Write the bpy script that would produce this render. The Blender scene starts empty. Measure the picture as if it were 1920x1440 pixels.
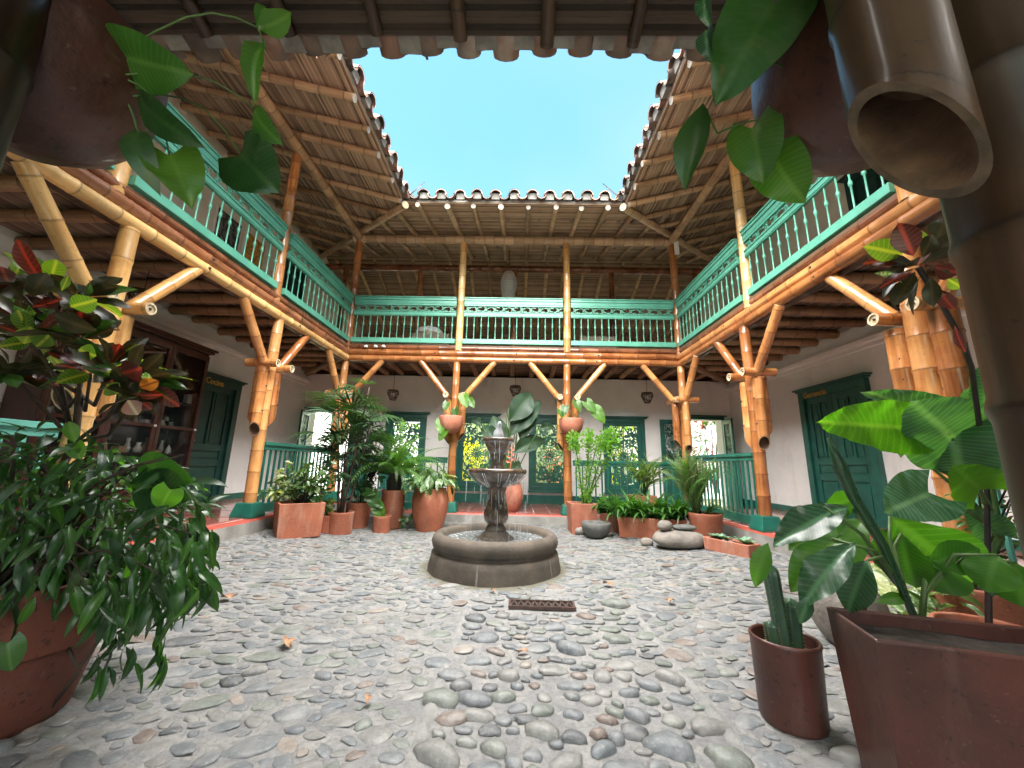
import bpy, math, random
from mathutils import Vector, Matrix
random.seed(7)
R = random.random
def U(a, b): return a + (b - a) * random.random()
rad = math.radians
scene = bpy.context.scene
COL = scene.collection

# ------------------------------------------------------------------ camera
FPX = 712.0
_p, _y, _r = rad(12.0), rad(-1.085), rad(1.33)
CF = Vector((math.sin(_y) * math.cos(_p), math.cos(_y) * math.cos(_p), math.sin(_p)))
_rt = Vector((math.cos(_y), -math.sin(_y), 0)); _up = _rt.cross(CF)
CR = _rt * math.cos(_r) + _up * math.sin(_r)
CU = _up * math.cos(_r) - _rt * math.sin(_r)
CAM = Vector((0, 0, 1.0))
cd = bpy.data.cameras.new('camera'); cam = bpy.data.objects.new('camera', cd); COL.objects.link(cam)
cd.sensor_width = 36; cd.lens = FPX / 1920 * 36; cd.clip_start = 0.02; cd.clip_end = 500
cam.matrix_world = Matrix(((CR.x, CU.x, -CF.x, CAM.x), (CR.y, CU.y, -CF.y, CAM.y), (CR.z, CU.z, -CF.z, CAM.z), (0, 0, 0, 1)))
scene.camera = cam

# ------------------------------------------------------------------ world, sun, exposure
SUN_EL, SUN_AZ = rad(70), rad(-166)          # sun behind the camera, slightly left, behind thin cloud
w = bpy.data.worlds.new("World"); scene.world = w; w.use_nodes = True
nt = w.node_tree; nt.nodes.clear()
def wn(t, **k):
    n = nt.nodes.new(t)
    for a, b in k.items(): setattr(n, a, b)
    return n
out = wn('ShaderNodeOutputWorld'); bg = wn('ShaderNodeBackground'); bg.inputs[1].default_value = 0.05
sky = wn('ShaderNodeTexSky', sky_type='NISHITA', sun_disc=False)
sky.sun_elevation = SUN_EL; sky.sun_rotation = SUN_AZ; sky.air_density = 1.0; sky.dust_density = 1.6; sky.ozone_density = 2.0; sky.altitude = 1500
tc = wn('ShaderNodeTexCoord'); mp = wn('ShaderNodeMapping'); mp.inputs[3].default_value = (1.2, 1.2, 2.2); mp.inputs[2].default_value = (.3, .4, .9)
nz = wn('ShaderNodeTexNoise'); nz.inputs['Scale'].default_value = .9; nz.inputs['Detail'].default_value = 3; nz.inputs['Roughness'].default_value = .5
cr = wn('ShaderNodeValToRGB'); cr.color_ramp.elements[0].position = .34; cr.color_ramp.elements[0].color = (0.0, 0.0, 0.0, 1)
cr.color_ramp.elements[1].position = .70; cr.color_ramp.elements[1].color = (.6, .6, .6, 1)
mx = wn('ShaderNodeMix', data_type='RGBA'); mx.inputs[7].default_value = (1.6, 2.0, 2.1, 1)
tint = wn('ShaderNodeMix', data_type='RGBA', blend_type='MULTIPLY'); tint.inputs[0].default_value = 1; tint.inputs[7].default_value = (.86, 1.22, 1.02, 1)
L = nt.links.new
L(tc.outputs['Generated'], mp.inputs[0]); L(mp.outputs[0], nz.inputs['Vector']); L(nz.outputs['Fac'], cr.inputs[0])
L(cr.outputs[0], mx.inputs[0]); L(sky.outputs[0], tint.inputs[6]); L(tint.outputs[2], mx.inputs[6]); L(mx.outputs[2], bg.inputs[0]); L(bg.outputs[0], out.inputs[0])
sl = bpy.data.lights.new('sun', 'SUN'); so = bpy.data.objects.new('sun', sl); COL.objects.link(so)
sl.energy = 5.0; sl.angle = rad(105); sl.color = (1.0, .96, .9)
_sd = Vector((math.sin(SUN_AZ) * math.cos(SUN_EL), math.cos(SUN_AZ) * math.cos(SUN_EL), math.sin(SUN_EL)))
so.rotation_euler = _sd.to_track_quat('Z', 'Y').to_euler(); so.location = (0, 0, 20)
scene.view_settings.view_transform = 'Standard'; scene.view_settings.look = 'None'
scene.view_settings.gamma = 1; scene.view_settings.use_curve_mapping = False
scene.view_settings.exposure = 3.45
scene.cycles.diffuse_bounces = 6; scene.cycles.max_bounces = 10; scene.cycles.sample_clamp_indirect = 6

# ------------------------------------------------------------------ picking places
def ray(u, v): return CF + CR * ((u - 960) / FPX) + CU * ((720 - v) / FPX)
def at(u, v, x=None, y=None, z=None, D=None):
    d = ray(u, v)
    t = D if D is not None else (x / d.x if x is not None else (y / d.y if y is not None else (z - 1.0) / d.z))
    return CAM + d * t
def depth(p): return (Vector(p) - CAM).dot(CF)
def pix(p):
    d = Vector(p) - CAM; z = d.dot(CF)
    return (960 + FPX * d.dot(CR) / z, 720 - FPX * d.dot(CU) / z) if z > .05 else (-9999, -9999)
XL, XR, YB, YN = -3.22, 2.94, 6.855, .52     # faces of the four balcony edges round the court
def sm(a, b, t):
    t = max(0, min(1, (t - a) / (b - a))); return t * t * (3 - 2 * t)
def gz(x, y):                                  # the court dips to its drain
    return .15 * (max(0, abs(x + .15) - .8) / 2.3) ** 1.5 * sm(1.0, 4.0, y + .6) + .03 * sm(5, 6.8, y)
def fz(x, y): return .175 + .13 * sm(2.2, 3.1, abs(x + .14)) * (1 - .5 * sm(6.9, 8.5, y))
def ground(u, v, f=gz):
    z = 0
    for _ in range(12): p = at(u, v, z=z); z = .5 * z + .5 * f(p.x, p.y)
    return Vector((p.x, p.y, f(p.x, p.y)))

# ------------------------------------------------------------------ mesh building
class MB:
    def __init__(s): s.v = []; s.f = []; s.uv = []; s.mi = []; s.sm = []
    def add(s, vs, fs, uvs=None, mi=0, smooth=True):
        o = len(s.v); s.v += [tuple(q) for q in vs]
        for i, f in enumerate(fs):
            s.f.append([o + a for a in f]); s.mi.append(mi); s.sm.append(smooth)
            s.uv += uvs[i] if uvs else [(0, 0)] * len(f)
    def box(s, a, b, mi=0, M=None):
        x0, y0, z0 = a; x1, y1, z1 = b
        vs = [(x0, y0, z0), (x1, y0, z0), (x1, y1, z0), (x0, y1, z0), (x0, y0, z1), (x1, y0, z1), (x1, y1, z1), (x0, y1, z1)]
        if M: vs = [M @ Vector(q) for q in vs]
        s.add(vs, [(3, 2, 1, 0), (4, 5, 6, 7), (0, 1, 5, 4), (1, 2, 6, 5), (2, 3, 7, 6), (3, 0, 4, 7)], None, mi, False)
    def tube(s, pts, r, seg=8, mi=0, caps=True, vs0=0, vscale=1):
        pts = [Vector(p) for p in pts]; n = len(pts)
        rs = r if isinstance(r, (list, tuple)) else [r] * n
        t = (pts[1] - pts[0]).normalized(); a = t.orthogonal().normalized(); L_ = 0
        vs = []; ls = []
        for i, p in enumerate(pts):
            tt = (pts[min(i + 1, n - 1)] - pts[max(i - 1, 0)])
            tt = tt.normalized() if tt.length > 1e-9 else t
            a = (a - tt * a.dot(tt)).normalized(); b = tt.cross(a)
            if i: L_ += (p - pts[i - 1]).length
            ls.append(vs0 + L_ * vscale)
            for k in range(seg):
                c = 2 * math.pi * k / seg; vs.append(p + (a * math.cos(c) + b * math.sin(c)) * rs[i])
        fs = []; us = []
        for i in range(n - 1):
            for k in range(seg):
                k2 = (k + 1) % seg
                fs.append((i * seg + k, i * seg + k2, (i + 1) * seg + k2, (i + 1) * seg + k))
                us.append([(k / seg, ls[i]), ((k + 1) / seg, ls[i]), ((k + 1) / seg, ls[i + 1]), (k / seg, ls[i + 1])])
        if caps:
            fs.append(tuple(range(seg - 1, -1, -1))); us.append([(.5, .5)] * seg)
            fs.append(tuple((n - 1) * seg + k for k in range(seg))); us.append([(.5, .5)] * seg)
        s.add(vs, fs, us, mi)
    def lathe(s, prof, c=(0, 0, 0), seg=24, mi=0, M=None, wob=0):
        vs = []; n = len(prof); c = Vector(c)
        for r, z in prof:
            for k in range(seg):
                a = 2 * math.pi * k / seg; rr = r * (1 + wob * math.sin(a * 3 + z * 9))
                q = Vector((rr * math.cos(a), rr * math.sin(a), z))
                vs.append(c + (M @ q if M else q))
        fs = []; us = []
        for i in range(n - 1):
            for k in range(seg):
                k2 = (k + 1) % seg
                fs.append((i * seg + k, i * seg + k2, (i + 1) * seg + k2, (i + 1) * seg + k))
                us.append([(k / seg, prof[i][1]), ((k + 1) / seg, prof[i][1]), ((k + 1) / seg, prof[i + 1][1]), (k / seg, prof[i + 1][1])])
        s.add(vs, fs, us, mi)
    def disc(s, c, r, seg=20, mi=0, M=None):
        c = Vector(c); vs = []
        for k in range(seg):
            q = Vector((r * math.cos(2 * math.pi * k / seg), r * math.sin(2 * math.pi * k / seg), 0)); vs.append(c + (M @ q if M else q))
        s.add(vs, [tuple(range(seg))], [[(.5, .5)] * seg], mi)
    def merge(s, o, M=None, mi=None):
        b = len(s.v); s.v += [tuple(M @ Vector(q)) for q in o.v] if M else o.v
        s.f += [[b + a for a in f] for f in o.f]; s.uv += o.uv; s.sm += o.sm
        s.mi += o.mi if mi is None else [mi] * len(o.f)
    def mesh(s, name, mats):
        me = bpy.data.meshes.new(name); me.from_pydata(s.v, [], s.f)
        for m in (mats if isinstance(mats, (list, tuple)) else [mats]): me.materials.append(m)
        me.polygons.foreach_set('material_index', s.mi); me.polygons.foreach_set('use_smooth', s.sm)
        ul = me.uv_layers.new(name='uv'); ul.data.foreach_set('uv', [c for q in s.uv for c in q]); me.update()
        return me
    def build(s, name, mats, parent=None, bevel=0):
        return link(name, s.mesh(name, mats), parent, None, bevel)
def link(name, me, parent=None, M=None, bevel=0):
    o = bpy.data.objects.new(name, me); COL.objects.link(o)
    M = M or Matrix()
    if parent:
        o.parent = parent; q = parent
        while q: M = Matrix.Translation(-q.location) @ M; q = q.parent
    o.matrix_basis = M
    if bevel:
        b = o.modifiers.new('bevel', 'BEVEL'); b.width = bevel; b.segments = 2; b.limit_method = 'ANGLE'; b.angle_limit = rad(40)
    return o
def reb(o):      # set a part's origin back (parts are written in world coordinates, their parents carry plain offsets)
    return o
def thing(name, label, cat, loc=(0, 0, 0), group=None):
    o = bpy.data.objects.new(name, None); COL.objects.link(o); o.location = loc; o.empty_display_size = .1
    o['label'] = label; o['category'] = cat
    if group: o['group'] = group
    return o
def tag(o, label, cat, group=None):
    o['label'] = label; o['category'] = cat
    if group: o['group'] = group
    return o
def stuff(o): o['kind'] = 'stuff'; return o
def struct(o): o['kind'] = 'structure'; return o

# ------------------------------------------------------------------ materials
def newmat(name):
    m = bpy.data.materials.new(name); m.use_nodes = True; t = m.node_tree
    return m, t, t.nodes['Principled BSDF']
def N(t, ty, **k):
    n = t.nodes.new(ty)
    for a, b in k.items():
        if a.startswith('i_'): n.inputs[a[2:].replace('_', ' ')].default_value = b
        else: setattr(n, a, b)
    return n
def mixc(t, f, a, b, bt='MIX'):
    m = N(t, 'ShaderNodeMix', data_type='RGBA', blend_type=bt)
    for s_, i in ((f, 0), (a, 6), (b, 7)):
        if isinstance(s_, (int, float)): m.inputs[i].default_value = s_
        elif isinstance(s_, (tuple, list)): m.inputs[i].default_value = (*s_[:3], 1)
        else: t.links.new(s_, m.inputs[i])
    return m.outputs[2]
def math_(t, op, a, b=0, clamp=False):
    m = N(t, 'ShaderNodeMath', operation=op, use_clamp=clamp)
    for s_, i in ((a, 0), (b, 1)):
        if isinstance(s_, (int, float)): m.inputs[i].default_value = s_
        else: t.links.new(s_, m.inputs[i])
    return m.outputs[0]
def ramp(t, f, stops):
    r = N(t, 'ShaderNodeValToRGB'); e = r.color_ramp.elements
    while len(e) < len(stops): e.new(.5)
    for q, (p, c) in zip(e, stops): q.position = p; q.color = (*(c if isinstance(c, (tuple, list)) else (c, c, c)), 1)
    t.links.new(f, r.inputs[0]); return r.outputs[0]
def noise(t, scale, detail=4, vec=None, rough=.55, sc3=None):
    n = N(t, 'ShaderNodeTexNoise'); n.inputs['Scale'].default_value = scale; n.inputs['Detail'].default_value = detail; n.inputs['Roughness'].default_value = rough
    if vec is None:
        g = N(t, 'ShaderNodeNewGeometry'); vec = g.outputs['Position']
    if sc3:
        mpp = N(t, 'ShaderNodeMapping'); mpp.inputs[3].default_value = sc3; t.links.new(vec, mpp.inputs[0]); vec = mpp.outputs[0]
    t.links.new(vec, n.inputs['Vector']); return n.outputs['Fac']
def bump(t, b, h, strength=.4, dist=.01):
    n = N(t, 'ShaderNodeBump'); n.inputs['Strength'].default_value = strength; n.inputs['Distance'].default_value = dist
    t.links.new(h, n.inputs['Height']); t.links.new(n.outputs[0], b.inputs['Normal'])
def uvs(t):
    u = N(t, 'ShaderNodeUVMap'); u.uv_map = 'uv'; s = N(t, 'ShaderNodeSeparateXYZ'); t.links.new(u.outputs[0], s.inputs[0])
    return u.outputs[0], s.outputs[0], s.outputs[1]
def objrand(t): return N(t, 'ShaderNodeObjectInfo').outputs['Random']
def basic(name, c1, c2=None, rough=.6, scale=8, bs=.2, bd=.004, coat=0, metal=0, bscale=None, detail=5, contrast=(.35, .65)):
    m, t, b = newmat(name)
    if c2 is None: c2 = tuple(x * .8 for x in c1)
    f = noise(t, scale, detail)
    f = ramp(t, f, [(contrast[0], 0.), (contrast[1], 1.)])
    t.links.new(mixc(t, f, c1, c2), b.inputs['Base Color'])
    b.inputs['Roughness'].default_value = rough; b.inputs['Metallic'].default_value = metal; b.inputs['Coat Weight'].default_value = coat
    b.inputs['Coat Roughness'].default_value = .12
    if bs: bump(t, b, noise(t, bscale or scale * 6, 5), bs, bd)
    return m
def bamboo_mat(name, lo, mid, hi, rough=.28, coat=.5, node=.45, streak=1.0):
    m, t, b = newmat(name); uv, u, v = uvs(t)
    geo = N(t, 'ShaderNodeNewGeometry').outputs['Position']
    cmb = N(t, 'ShaderNodeCombineXYZ'); ro = objrand(t)
    t.links.new(math_(t, 'MULTIPLY', u, 9.0), cmb.inputs[0]); t.links.new(math_(t, 'MULTIPLY', v, .35), cmb.inputs[1]); t.links.new(math_(t, 'MULTIPLY', ro, 40.), cmb.inputs[2])
    f1 = noise(t, 1.6, 6, cmb.outputs[0], .6)
    f2 = noise(t, 3.0, 3, geo)
    f = math_(t, 'ADD', math_(t, 'MULTIPLY', f1, .6 * streak), math_(t, 'ADD', math_(t, 'MULTIPLY', f2, .45), math_(t, 'MULTIPLY', math_(t, 'SUBTRACT', ro, .5), .32)))
    col = ramp(t, f, [(.3, lo), (.5, mid), (.72, hi)])
    # each segment between two nodes weathers differently
    wn_ = N(t, 'ShaderNodeTexWhiteNoise', noise_dimensions='2D'); cc = N(t, 'ShaderNodeCombineXYZ')
    t.links.new(math_(t, 'FLOOR', v), cc.inputs[0]); t.links.new(ro, cc.inputs[1]); t.links.new(cc.outputs[0], wn_.inputs['Vector'])
    hs = N(t, 'ShaderNodeHueSaturation'); t.links.new(col, hs.inputs['Color'])
    t.links.new(math_(t, 'ADD', math_(t, 'MULTIPLY', wn_.outputs['Value'], .4), .8), hs.inputs['Value'])
    fr = math_(t, 'FRACT', v); d = math_(t, 'ABSOLUTE', math_(t, 'SUBTRACT', fr, .5))
    dark = ramp(t, d, [(.44, 0.), (.492, 1.)])
    line = ramp(t, d, [(.478, 0.), (.49, 1.)])
    c2 = mixc(t, math_(t, 'MULTIPLY', dark, node * .6), hs.outputs[0], tuple(x * .45 for x in lo))
    c3 = mixc(t, math_(t, 'MULTIPLY', line, node), c2, tuple(x * .25 for x in lo))
    sp_ = noise(t, 45, 4, geo, .7); c3 = mixc(t, ramp(t, sp_, [(.62, 0.), (.68, .55)]), c3, tuple(x * .3 for x in lo)); gr = noise(t, 5, 6, geo, .7); c3 = mixc(t, ramp(t, gr, [(.52, 0.), (.75, .4)]), c3, tuple(x * .6 for x in lo))
    t.links.new(c3, b.inputs['Base Color'])
    b.inputs['Coat Weight'].default_value = coat; b.inputs['Coat Roughness'].default_value = .15
    t.links.new(math_(t, 'ADD', math_(t, 'MULTIPLY', f2, .25), rough - .1), b.inputs['Roughness'])
    bump(t, b, f1, .25, .003)
    return m
def leaf_mat(name, c1, c2, vein, trans=.35, rough=.32, vstrength=.5, vein2=None, side=14., spots=None, tcol=None):
    m, t, b = newmat(name); uv, u, v = uvs(t)
    ro = objrand(t); geo = N(t, 'ShaderNodeNewGeometry').outputs['Position']
    a = math_(t, 'ABSOLUTE', math_(t, 'SUBTRACT', u, .5))
    mid = ramp(t, a, [(.012, 1.), (.045, 0.)])
    wv = math_(t, 'ABSOLUTE', math_(t, 'SUBTRACT', math_(t, 'FRACT', math_(t, 'SUBTRACT', math_(t, 'MULTIPLY', v, side), math_(t, 'MULTIPLY', a, side * .7))), .5))
    sv = ramp(t, wv, [(.33, 0.), (.47, 1.)])
    f = math_(t, 'ADD', math_(t, 'MULTIPLY', noise(t, 7, 3, geo), .6), math_(t, 'MULTIPLY', ro, .45))
    col = mixc(t, ramp(t, f, [(.3, 0.), (.75, 1.)]), c1, c2)
    if spots:
        sn = noise(t, spots[1], 4, uv, .6)
        col = mixc(t, ramp(t, sn, [(spots[2], 0.), (spots[2] + .06, 1.)]), col, spots[0])
    col = mixc(t, math_(t, 'MULTIPLY', sv, vstrength * .6), col, vein2 or vein)
    col = mixc(t, math_(t, 'MULTIPLY', mid, vstrength), col, vein)
    bs_ = noise(t, 26, 3, geo, .6); col = mixc(t, ramp(t, bs_, [(.68, 0.), (.72, .55)]), col, (.12, .075, .03))
    du = noise(t, 11, 5, geo, .7); col = mixc(t, ramp(t, du, [(.5, 0.), (.75, .22)]), col, (.16, .17, .12))
    t.links.new(col, b.inputs['Base Color']); t.links.new(math_(t, 'ADD', math_(t, 'MULTIPLY', du, .35), rough - .12), b.inputs['Roughness'])
    b.inputs['Specular IOR Level'].default_value = .6
    bump(t, b, sv, -.35, .004)
    tr = N(t, 'ShaderNodeBsdfTranslucent'); ms = N(t, 'ShaderNodeMixShader'); ms.inputs[0].default_value = trans
    tcx = tcol or (1.5, 1.7, .35)
    t.links.new(mixc(t, 1.0, col, tcx, 'MULTIPLY'), tr.inputs[0])
    t.links.new(b.outputs[0], ms.inputs[1]); t.links.new(tr.outputs[0], ms.inputs[2])
    o = [n for n in t.nodes if n.type == 'OUTPUT_MATERIAL'][0]; t.links.new(ms.outputs[0], o.inputs[0])
    return m
M_ = {}
M_['bamboo'] = bamboo_mat('lacquered_bamboo', (.20, .058, .016), (.43, .165, .05), (.62, .31, .11), .28, .6)
M_['bamboo_pale'] = bamboo_mat('pale_bamboo', (.30, .13, .04), (.60, .31, .10), (.75, .48, .2), .32, .45)
M_['bamboo_red'] = bamboo_mat('red_brown_bamboo', (.11, .035, .014), (.26, .09, .038), (.40, .18, .08), .25, .6)
M_['bamboo_dull'] = bamboo_mat('dull_bamboo', (.24, .13, .065), (.46, .29, .16), (.62, .43, .27), .55, .05, .6)
M_['bamboo_dark'] = bamboo_mat('dark_bamboo', (.14, .07, .035), (.3, .165, .08), (.42, .26, .14), .5, .1, .5)
M_['bamboo_shade'] = bamboo_mat('shaded_bamboo', (.018, .008, .004), (.042, .02, .009), (.075, .038, .017), .42, .22, .5)  # near and porch bamboo, with their shade put into the base colour
M_['cut'] = basic('cut_bamboo', (.62, .52, .36), (.4, .3, .18), .8, 30, .3)
M_['cutwhite'] = basic('limed_bamboo_end', (.40, .36, .31), (.28, .25, .21), .85, 20, .3)
M_['hollow'] = basic('bamboo_inside', (.16, .09, .05), (.08, .045, .025), .9, 20, .3)
def reed_mat(name, a, b_, c, vs=1.0):
    m, t, b = newmat(name); uv, u, v = uvs(t)
    wn_ = N(t, 'ShaderNodeTexWhiteNoise', noise_dimensions='1D'); t.links.new(math_(t, 'FLOOR', u), wn_.inputs['W'])
    geo = N(t, 'ShaderNodeNewGeometry').outputs['Position']
    f = math_(t, 'ADD', math_(t, 'MULTIPLY', wn_.outputs['Value'], .55), math_(t, 'MULTIPLY', noise(t, 2.5, 5, geo), .6))
    t.links.new(ramp(t, f, [(.25, a), (.55, b_), (.85, c)]), b.inputs['Base Color']); b.inputs['Roughness'].default_value = .85
    bump(t, b, noise(t, 60, 3, geo), .3, .004)
    return m
M_['reed'] = reed_mat('reed_matting', (.16, .105, .07), (.40, .28, .19), (.58, .43, .31))
M_['reed_dark'] = reed_mat('dark_reed_matting', (.08, .052, .036), (.22, .145, .10), (.36, .25, .17))  # darker reed tone for the gallery ceilings
M_['reed_shade'] = reed_mat('porch_shade_reed_matting', (.025, .018, .015), (.06, .042, .034), (.10, .07, .055))  # porch lining, coloured near black to stand for shade under the eave
M_['cut_shade'] = basic('shaded_cut_bamboo', (.13, .09, .055), (.06, .04, .025), .8, 30, .3)  # cut ends of the shaded bamboo, darkened in colour to match its shade
M_['turq'] = basic('turquoise_paint', (.115, .39, .275), (.085, .31, .22), .42, 5, .15, .002, .15)
M_['turq2'] = basic('turquoise_paint_rail', (.15, .46, .38), (.11, .37, .31), .4, 5, .15, .002, .15)
M_['green'] = basic('green_paint', (.015, .15, .105), (.01, .10, .075), .38, 6, .15, .002, .2)
M_['dkgreen'] = basic('dark_green_paint', (.018, .125, .095), (.012, .085, .066), .4, 6, .2, .003, .15)
M_['dark_door'] = basic('deep_green_paint', (.010, .062, .048), (.007, .04, .033), .5, 6, .2, .003, .1)
def plaster(name, c1, c2, st):
    m, t, b = newmat(name); geo = N(t, 'ShaderNodeNewGeometry').outputs['Position']
    c = mixc(t, ramp(t, noise(t, 2.2, 6, geo, .65), [(.35, 0.), (.65, 1.)]), c1, c2)
    c = mixc(t, ramp(t, noise(t, 3.0, 6, geo, .7, (1, 1, .18)), [(.56, 0.), (.75, .45)]), c, st); c = mixc(t, ramp(t, noise(t, 22, 4, geo, .7), [(.64, 0.), (.70, .35)]), c, st)
    t.links.new(c, b.inputs['Base Color']); b.inputs['Roughness'].default_value = .88
    bump(t, b, math_(t, 'ADD', noise(t, 9, 5, geo), math_(t, 'MULTIPLY', noise(t, 2.5, 3, geo), 2.)), .5, .014); return m
M_['white'] = plaster('limewashed_plaster', (.86, .85, .83), (.78, .77, .76), (.60, .57, .52))
M_['cream'] = plaster('cream_plaster', (.74, .70, .62), (.65, .61, .54), (.48, .43, .36))
M_['terracotta'] = basic('terracotta', (.40, .125, .062), (.27, .08, .042), .75, 5, .3, .004, 0, 0, 60)
M_['terra_pink'] = basic('pale_terracotta', (.46, .165, .10), (.33, .11, .065), .7, 6, .3, .004, 0, 0, 60)
M_['terra_half_shade'] = basic('half_shaded_terracotta', (.27, .085, .05), (.15, .05, .035), .75, 4, .3, .004, 0, 0, 50)
M_['terra_shade'] = basic('shaded_terracotta', (.125, .04, .03), (.065, .022, .018), .62, 4, .3, .004, .1, 0, 50)
def clay(name, c1, c2, bloom, amt, rough=.72, coat=0):
    m, t, b = newmat(name); geo = N(t, 'ShaderNodeNewGeometry').outputs['Position']; ro = objrand(t)
    c = mixc(t, ramp(t, math_(t, 'ADD', noise(t, 4, 6, geo, .6), math_(t, 'MULTIPLY', math_(t, 'SUBTRACT', ro, .5), .25)), [(.35, 0.), (.65, 1.)]), c1, c2)
    d = noise(t, 5, 6, geo, .7, (1.6, 1.6, .35)); c = mixc(t, ramp(t, d, [(.52, 0.), (.72, amt)]), c, bloom)
    s_ = noise(t, 34, 4, geo, .7); c = mixc(t, ramp(t, s_, [(.60, 0.), (.66, .7)]), c, tuple(x * .45 for x in c2)); c = mixc(t, ramp(t, noise(t, 55, 3, geo), [(.66, 0.), (.70, .6)]), c, bloom)
    t.links.new(c, b.inputs['Base Color']); t.links.new(math_(t, 'ADD', math_(t, 'MULTIPLY', d, .3), rough - .15), b.inputs['Roughness']); b.inputs['Coat Weight'].default_value = coat
    bump(t, b, math_(t, 'ADD', noise(t, 60, 5, geo), math_(t, 'MULTIPLY', noise(t, 12, 4, geo), 2.)), .35, .005); return m
M_['terracotta'] = clay('terracotta', (.40, .125, .062), (.27, .08, .042), (.50, .32, .24), .55)
M_['terra_pink'] = clay('pale_terracotta', (.46, .165, .10), (.33, .11, .065), (.52, .36, .28), .5)
M_['terra_half_shade'] = clay('half_shaded_terracotta', (.15, .042, .024), (.08, .024, .016), (.14, .09, .07), .5)  # bush pot clay, dimmed in colour to stand for foreground shade
M_['terra_shade'] = clay('shaded_terracotta', (.078, .022, .014), (.04, .012, .009), (.11, .06, .042), .5, .5, .15)  # clay of the near pots, foreground shade painted into its colour
M_['soil'] = basic('soil', (.05, .035, .025), (.02, .014, .01), .95, 25, 1, .02)
M_['sand'] = basic('pale_grit', (.5, .4, .25), (.3, .22, .13), .9, 90, 1, .01)
M_['rock'] = basic('grey_boulder', (.25, .22, .19), (.16, .14, .125), .8, 9, .6, .01)
M_['rock2'] = basic('dark_grey_stone', (.14, .14, .13), (.08, .08, .075), .75, 9, .6, .01)
M_['lamp_cane'] = basic('dark_cane', (.10, .06, .035), (.05, .03, .02), .6, 20, .2)
M_['white_cane'] = basic('white_wicker', (.6, .57, .52), (.45, .42, .38), .7, 20, .2)
M_['iron'] = basic('rusty_iron', (.12, .07, .055), (.06, .04, .035), .55, 25, .5, .003, 0, .5)
M_['black'] = basic('flat_black', (.01, .01, .01), (.006, .006, .006), .9, 5, 0)
M_['woodred'] = basic('dark_mahogany', (.075, .022, .016), (.04, .012, .009), .3, 8, .2, .002, .4)
M_['whitepaint'] = basic('white_paint', (.8, .8, .8), (.7, .7, .7), .5, 6, .1)
M_['gold'] = basic('gold_letters', (.55, .36, .08), (.4, .25, .05), .5, 30, .2)
M_['brass'] = basic('bright_metal', (.75, .72, .65), (.6, .57, .5), .2, 10, 0, 0, 0, 1)
M_['stem'] = basic('green_stem', (.07, .14, .03), (.05, .09, .02), .5, 12, .2)
M_['bark'] = basic('brown_stem', (.07, .045, .03), (.035, .022, .016), .8, 20, .6, .005)
M_['darkstem'] = basic('purple_stem', (.035, .018, .018), (.02, .012, .012), .5, 20, .3)
# ------------------------------------------------------------------ builders
def culm(mb, p0, p1, r, seg=12, sp=.28, e0='plain', e1='plain', sd=None, sl=.16, bend=0, r1=None, flare=1.06):
    p0, p1 = Vector(p0), Vector(p1); L_ = (p1 - p0).length; t = (p1 - p0) / L_
    a = t.orthogonal().normalized(); b = t.cross(a); ph = R(); r1 = r1 or r
    bd = (a * U(-1, 1) + b * U(-1, 1)).normalized() * bend
    ss = [(0, 1.)]; k = math.ceil(ph + 1e-6); lim = (sl + .03) if sd is not None else .03
    while True:
        s_ = (k - ph) * sp
        if s_ > L_ - .03: break
        if s_ > lim: ss += [(s_ - .02, 1.), (s_ - .005, flare), (s_ + .005, flare - .01), (s_ + .02, 1.)]
        k += 1
    if sd is not None: ss.insert(1, (sl + .005, 1.)) if len(ss) < 2 or ss[1][0] > sl + .01 else None
    ss.append((L_, 1.))
    vs = []; dirs = [a * math.cos(2 * math.pi * k / seg) + b * math.sin(2 * math.pi * k / seg) for k in range(seg)]
    fs = []; us = []; tops = {}
    for i, (s_, m) in enumerate(ss):
        rr = (r + (r1 - r) * s_ / L_) * m; c = p0 + t * s_ + bd * math.sin(math.pi * s_ / L_)
        for d in dirs:
            q = c + d * rr
            if i == 0 and sd is not None: q = q + t * sl * (1 + d.dot(Vector(sd))) / 2
            vs.append(q)
    n = len(ss)
    for i in range(n - 1):
        v0, v1 = ss[i][0] / sp + ph, ss[i + 1][0] / sp + ph
        for k in range(seg):
            k2 = (k + 1) % seg
            fs.append((i * seg + k, i * seg + k2, (i + 1) * seg + k2, (i + 1) * seg + k))
            us.append([(k / seg, v0), ((k + 1) / seg, v0), ((k + 1) / seg, v1), (k / seg, v1)])
    mb.add(vs, fs, us, 0)
    for e, base, sg in ((e0, 0, 1), (e1, (n - 1) * seg, -1)):
        ring = vs[base:base + seg]; c = sum(ring, Vector()) / seg
        if e == 'plain':
            f = tuple(range(seg)); mb.add(ring, [f if sg < 0 else f[::-1]], None, 1, False); continue
        k_, dep = (.74, .012) if e == 'ring' else (.84, .16)
        inn = [c + (q - c) * k_ for q in ring]; low = [q + t * sg * dep for q in inn]
        A = ring + inn + low
        f1 = [(k, (k + 1) % seg, seg + (k + 1) % seg, seg + k) for k in range(seg)]
        f2 = [(seg + k, seg + (k + 1) % seg, 2 * seg + (k + 1) % seg, 2 * seg + k) for k in range(seg)]
        if sg > 0: f1 = [f[::-1] for f in f1]; f2 = [f[::-1] for f in f2]
        mb.add(A, f1, None, 1, False); mb.add(A, f2, None, 1 if e == 'ring' else 2)
        g = tuple(range(seg)); mb.add(low, [g if sg < 0 else g[::-1]], None, 1 if e == 'ring' else 2, False)
        if e == 'ring':      # the nub left in the middle of the diaphragm
            cc = c + t * sg * (dep - .006)
            mb.tube([cc + t * sg * .004, cc - t * sg * .008], [r * .25, r * .14], 8, 2)
def cm(k): return [M_[k], M_['cut_shade' if k == 'bamboo_shade' else 'cut'], M_['hollow']]
def cmw(k): return [M_[k], M_['cutwhite'], M_['hollow']]
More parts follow.
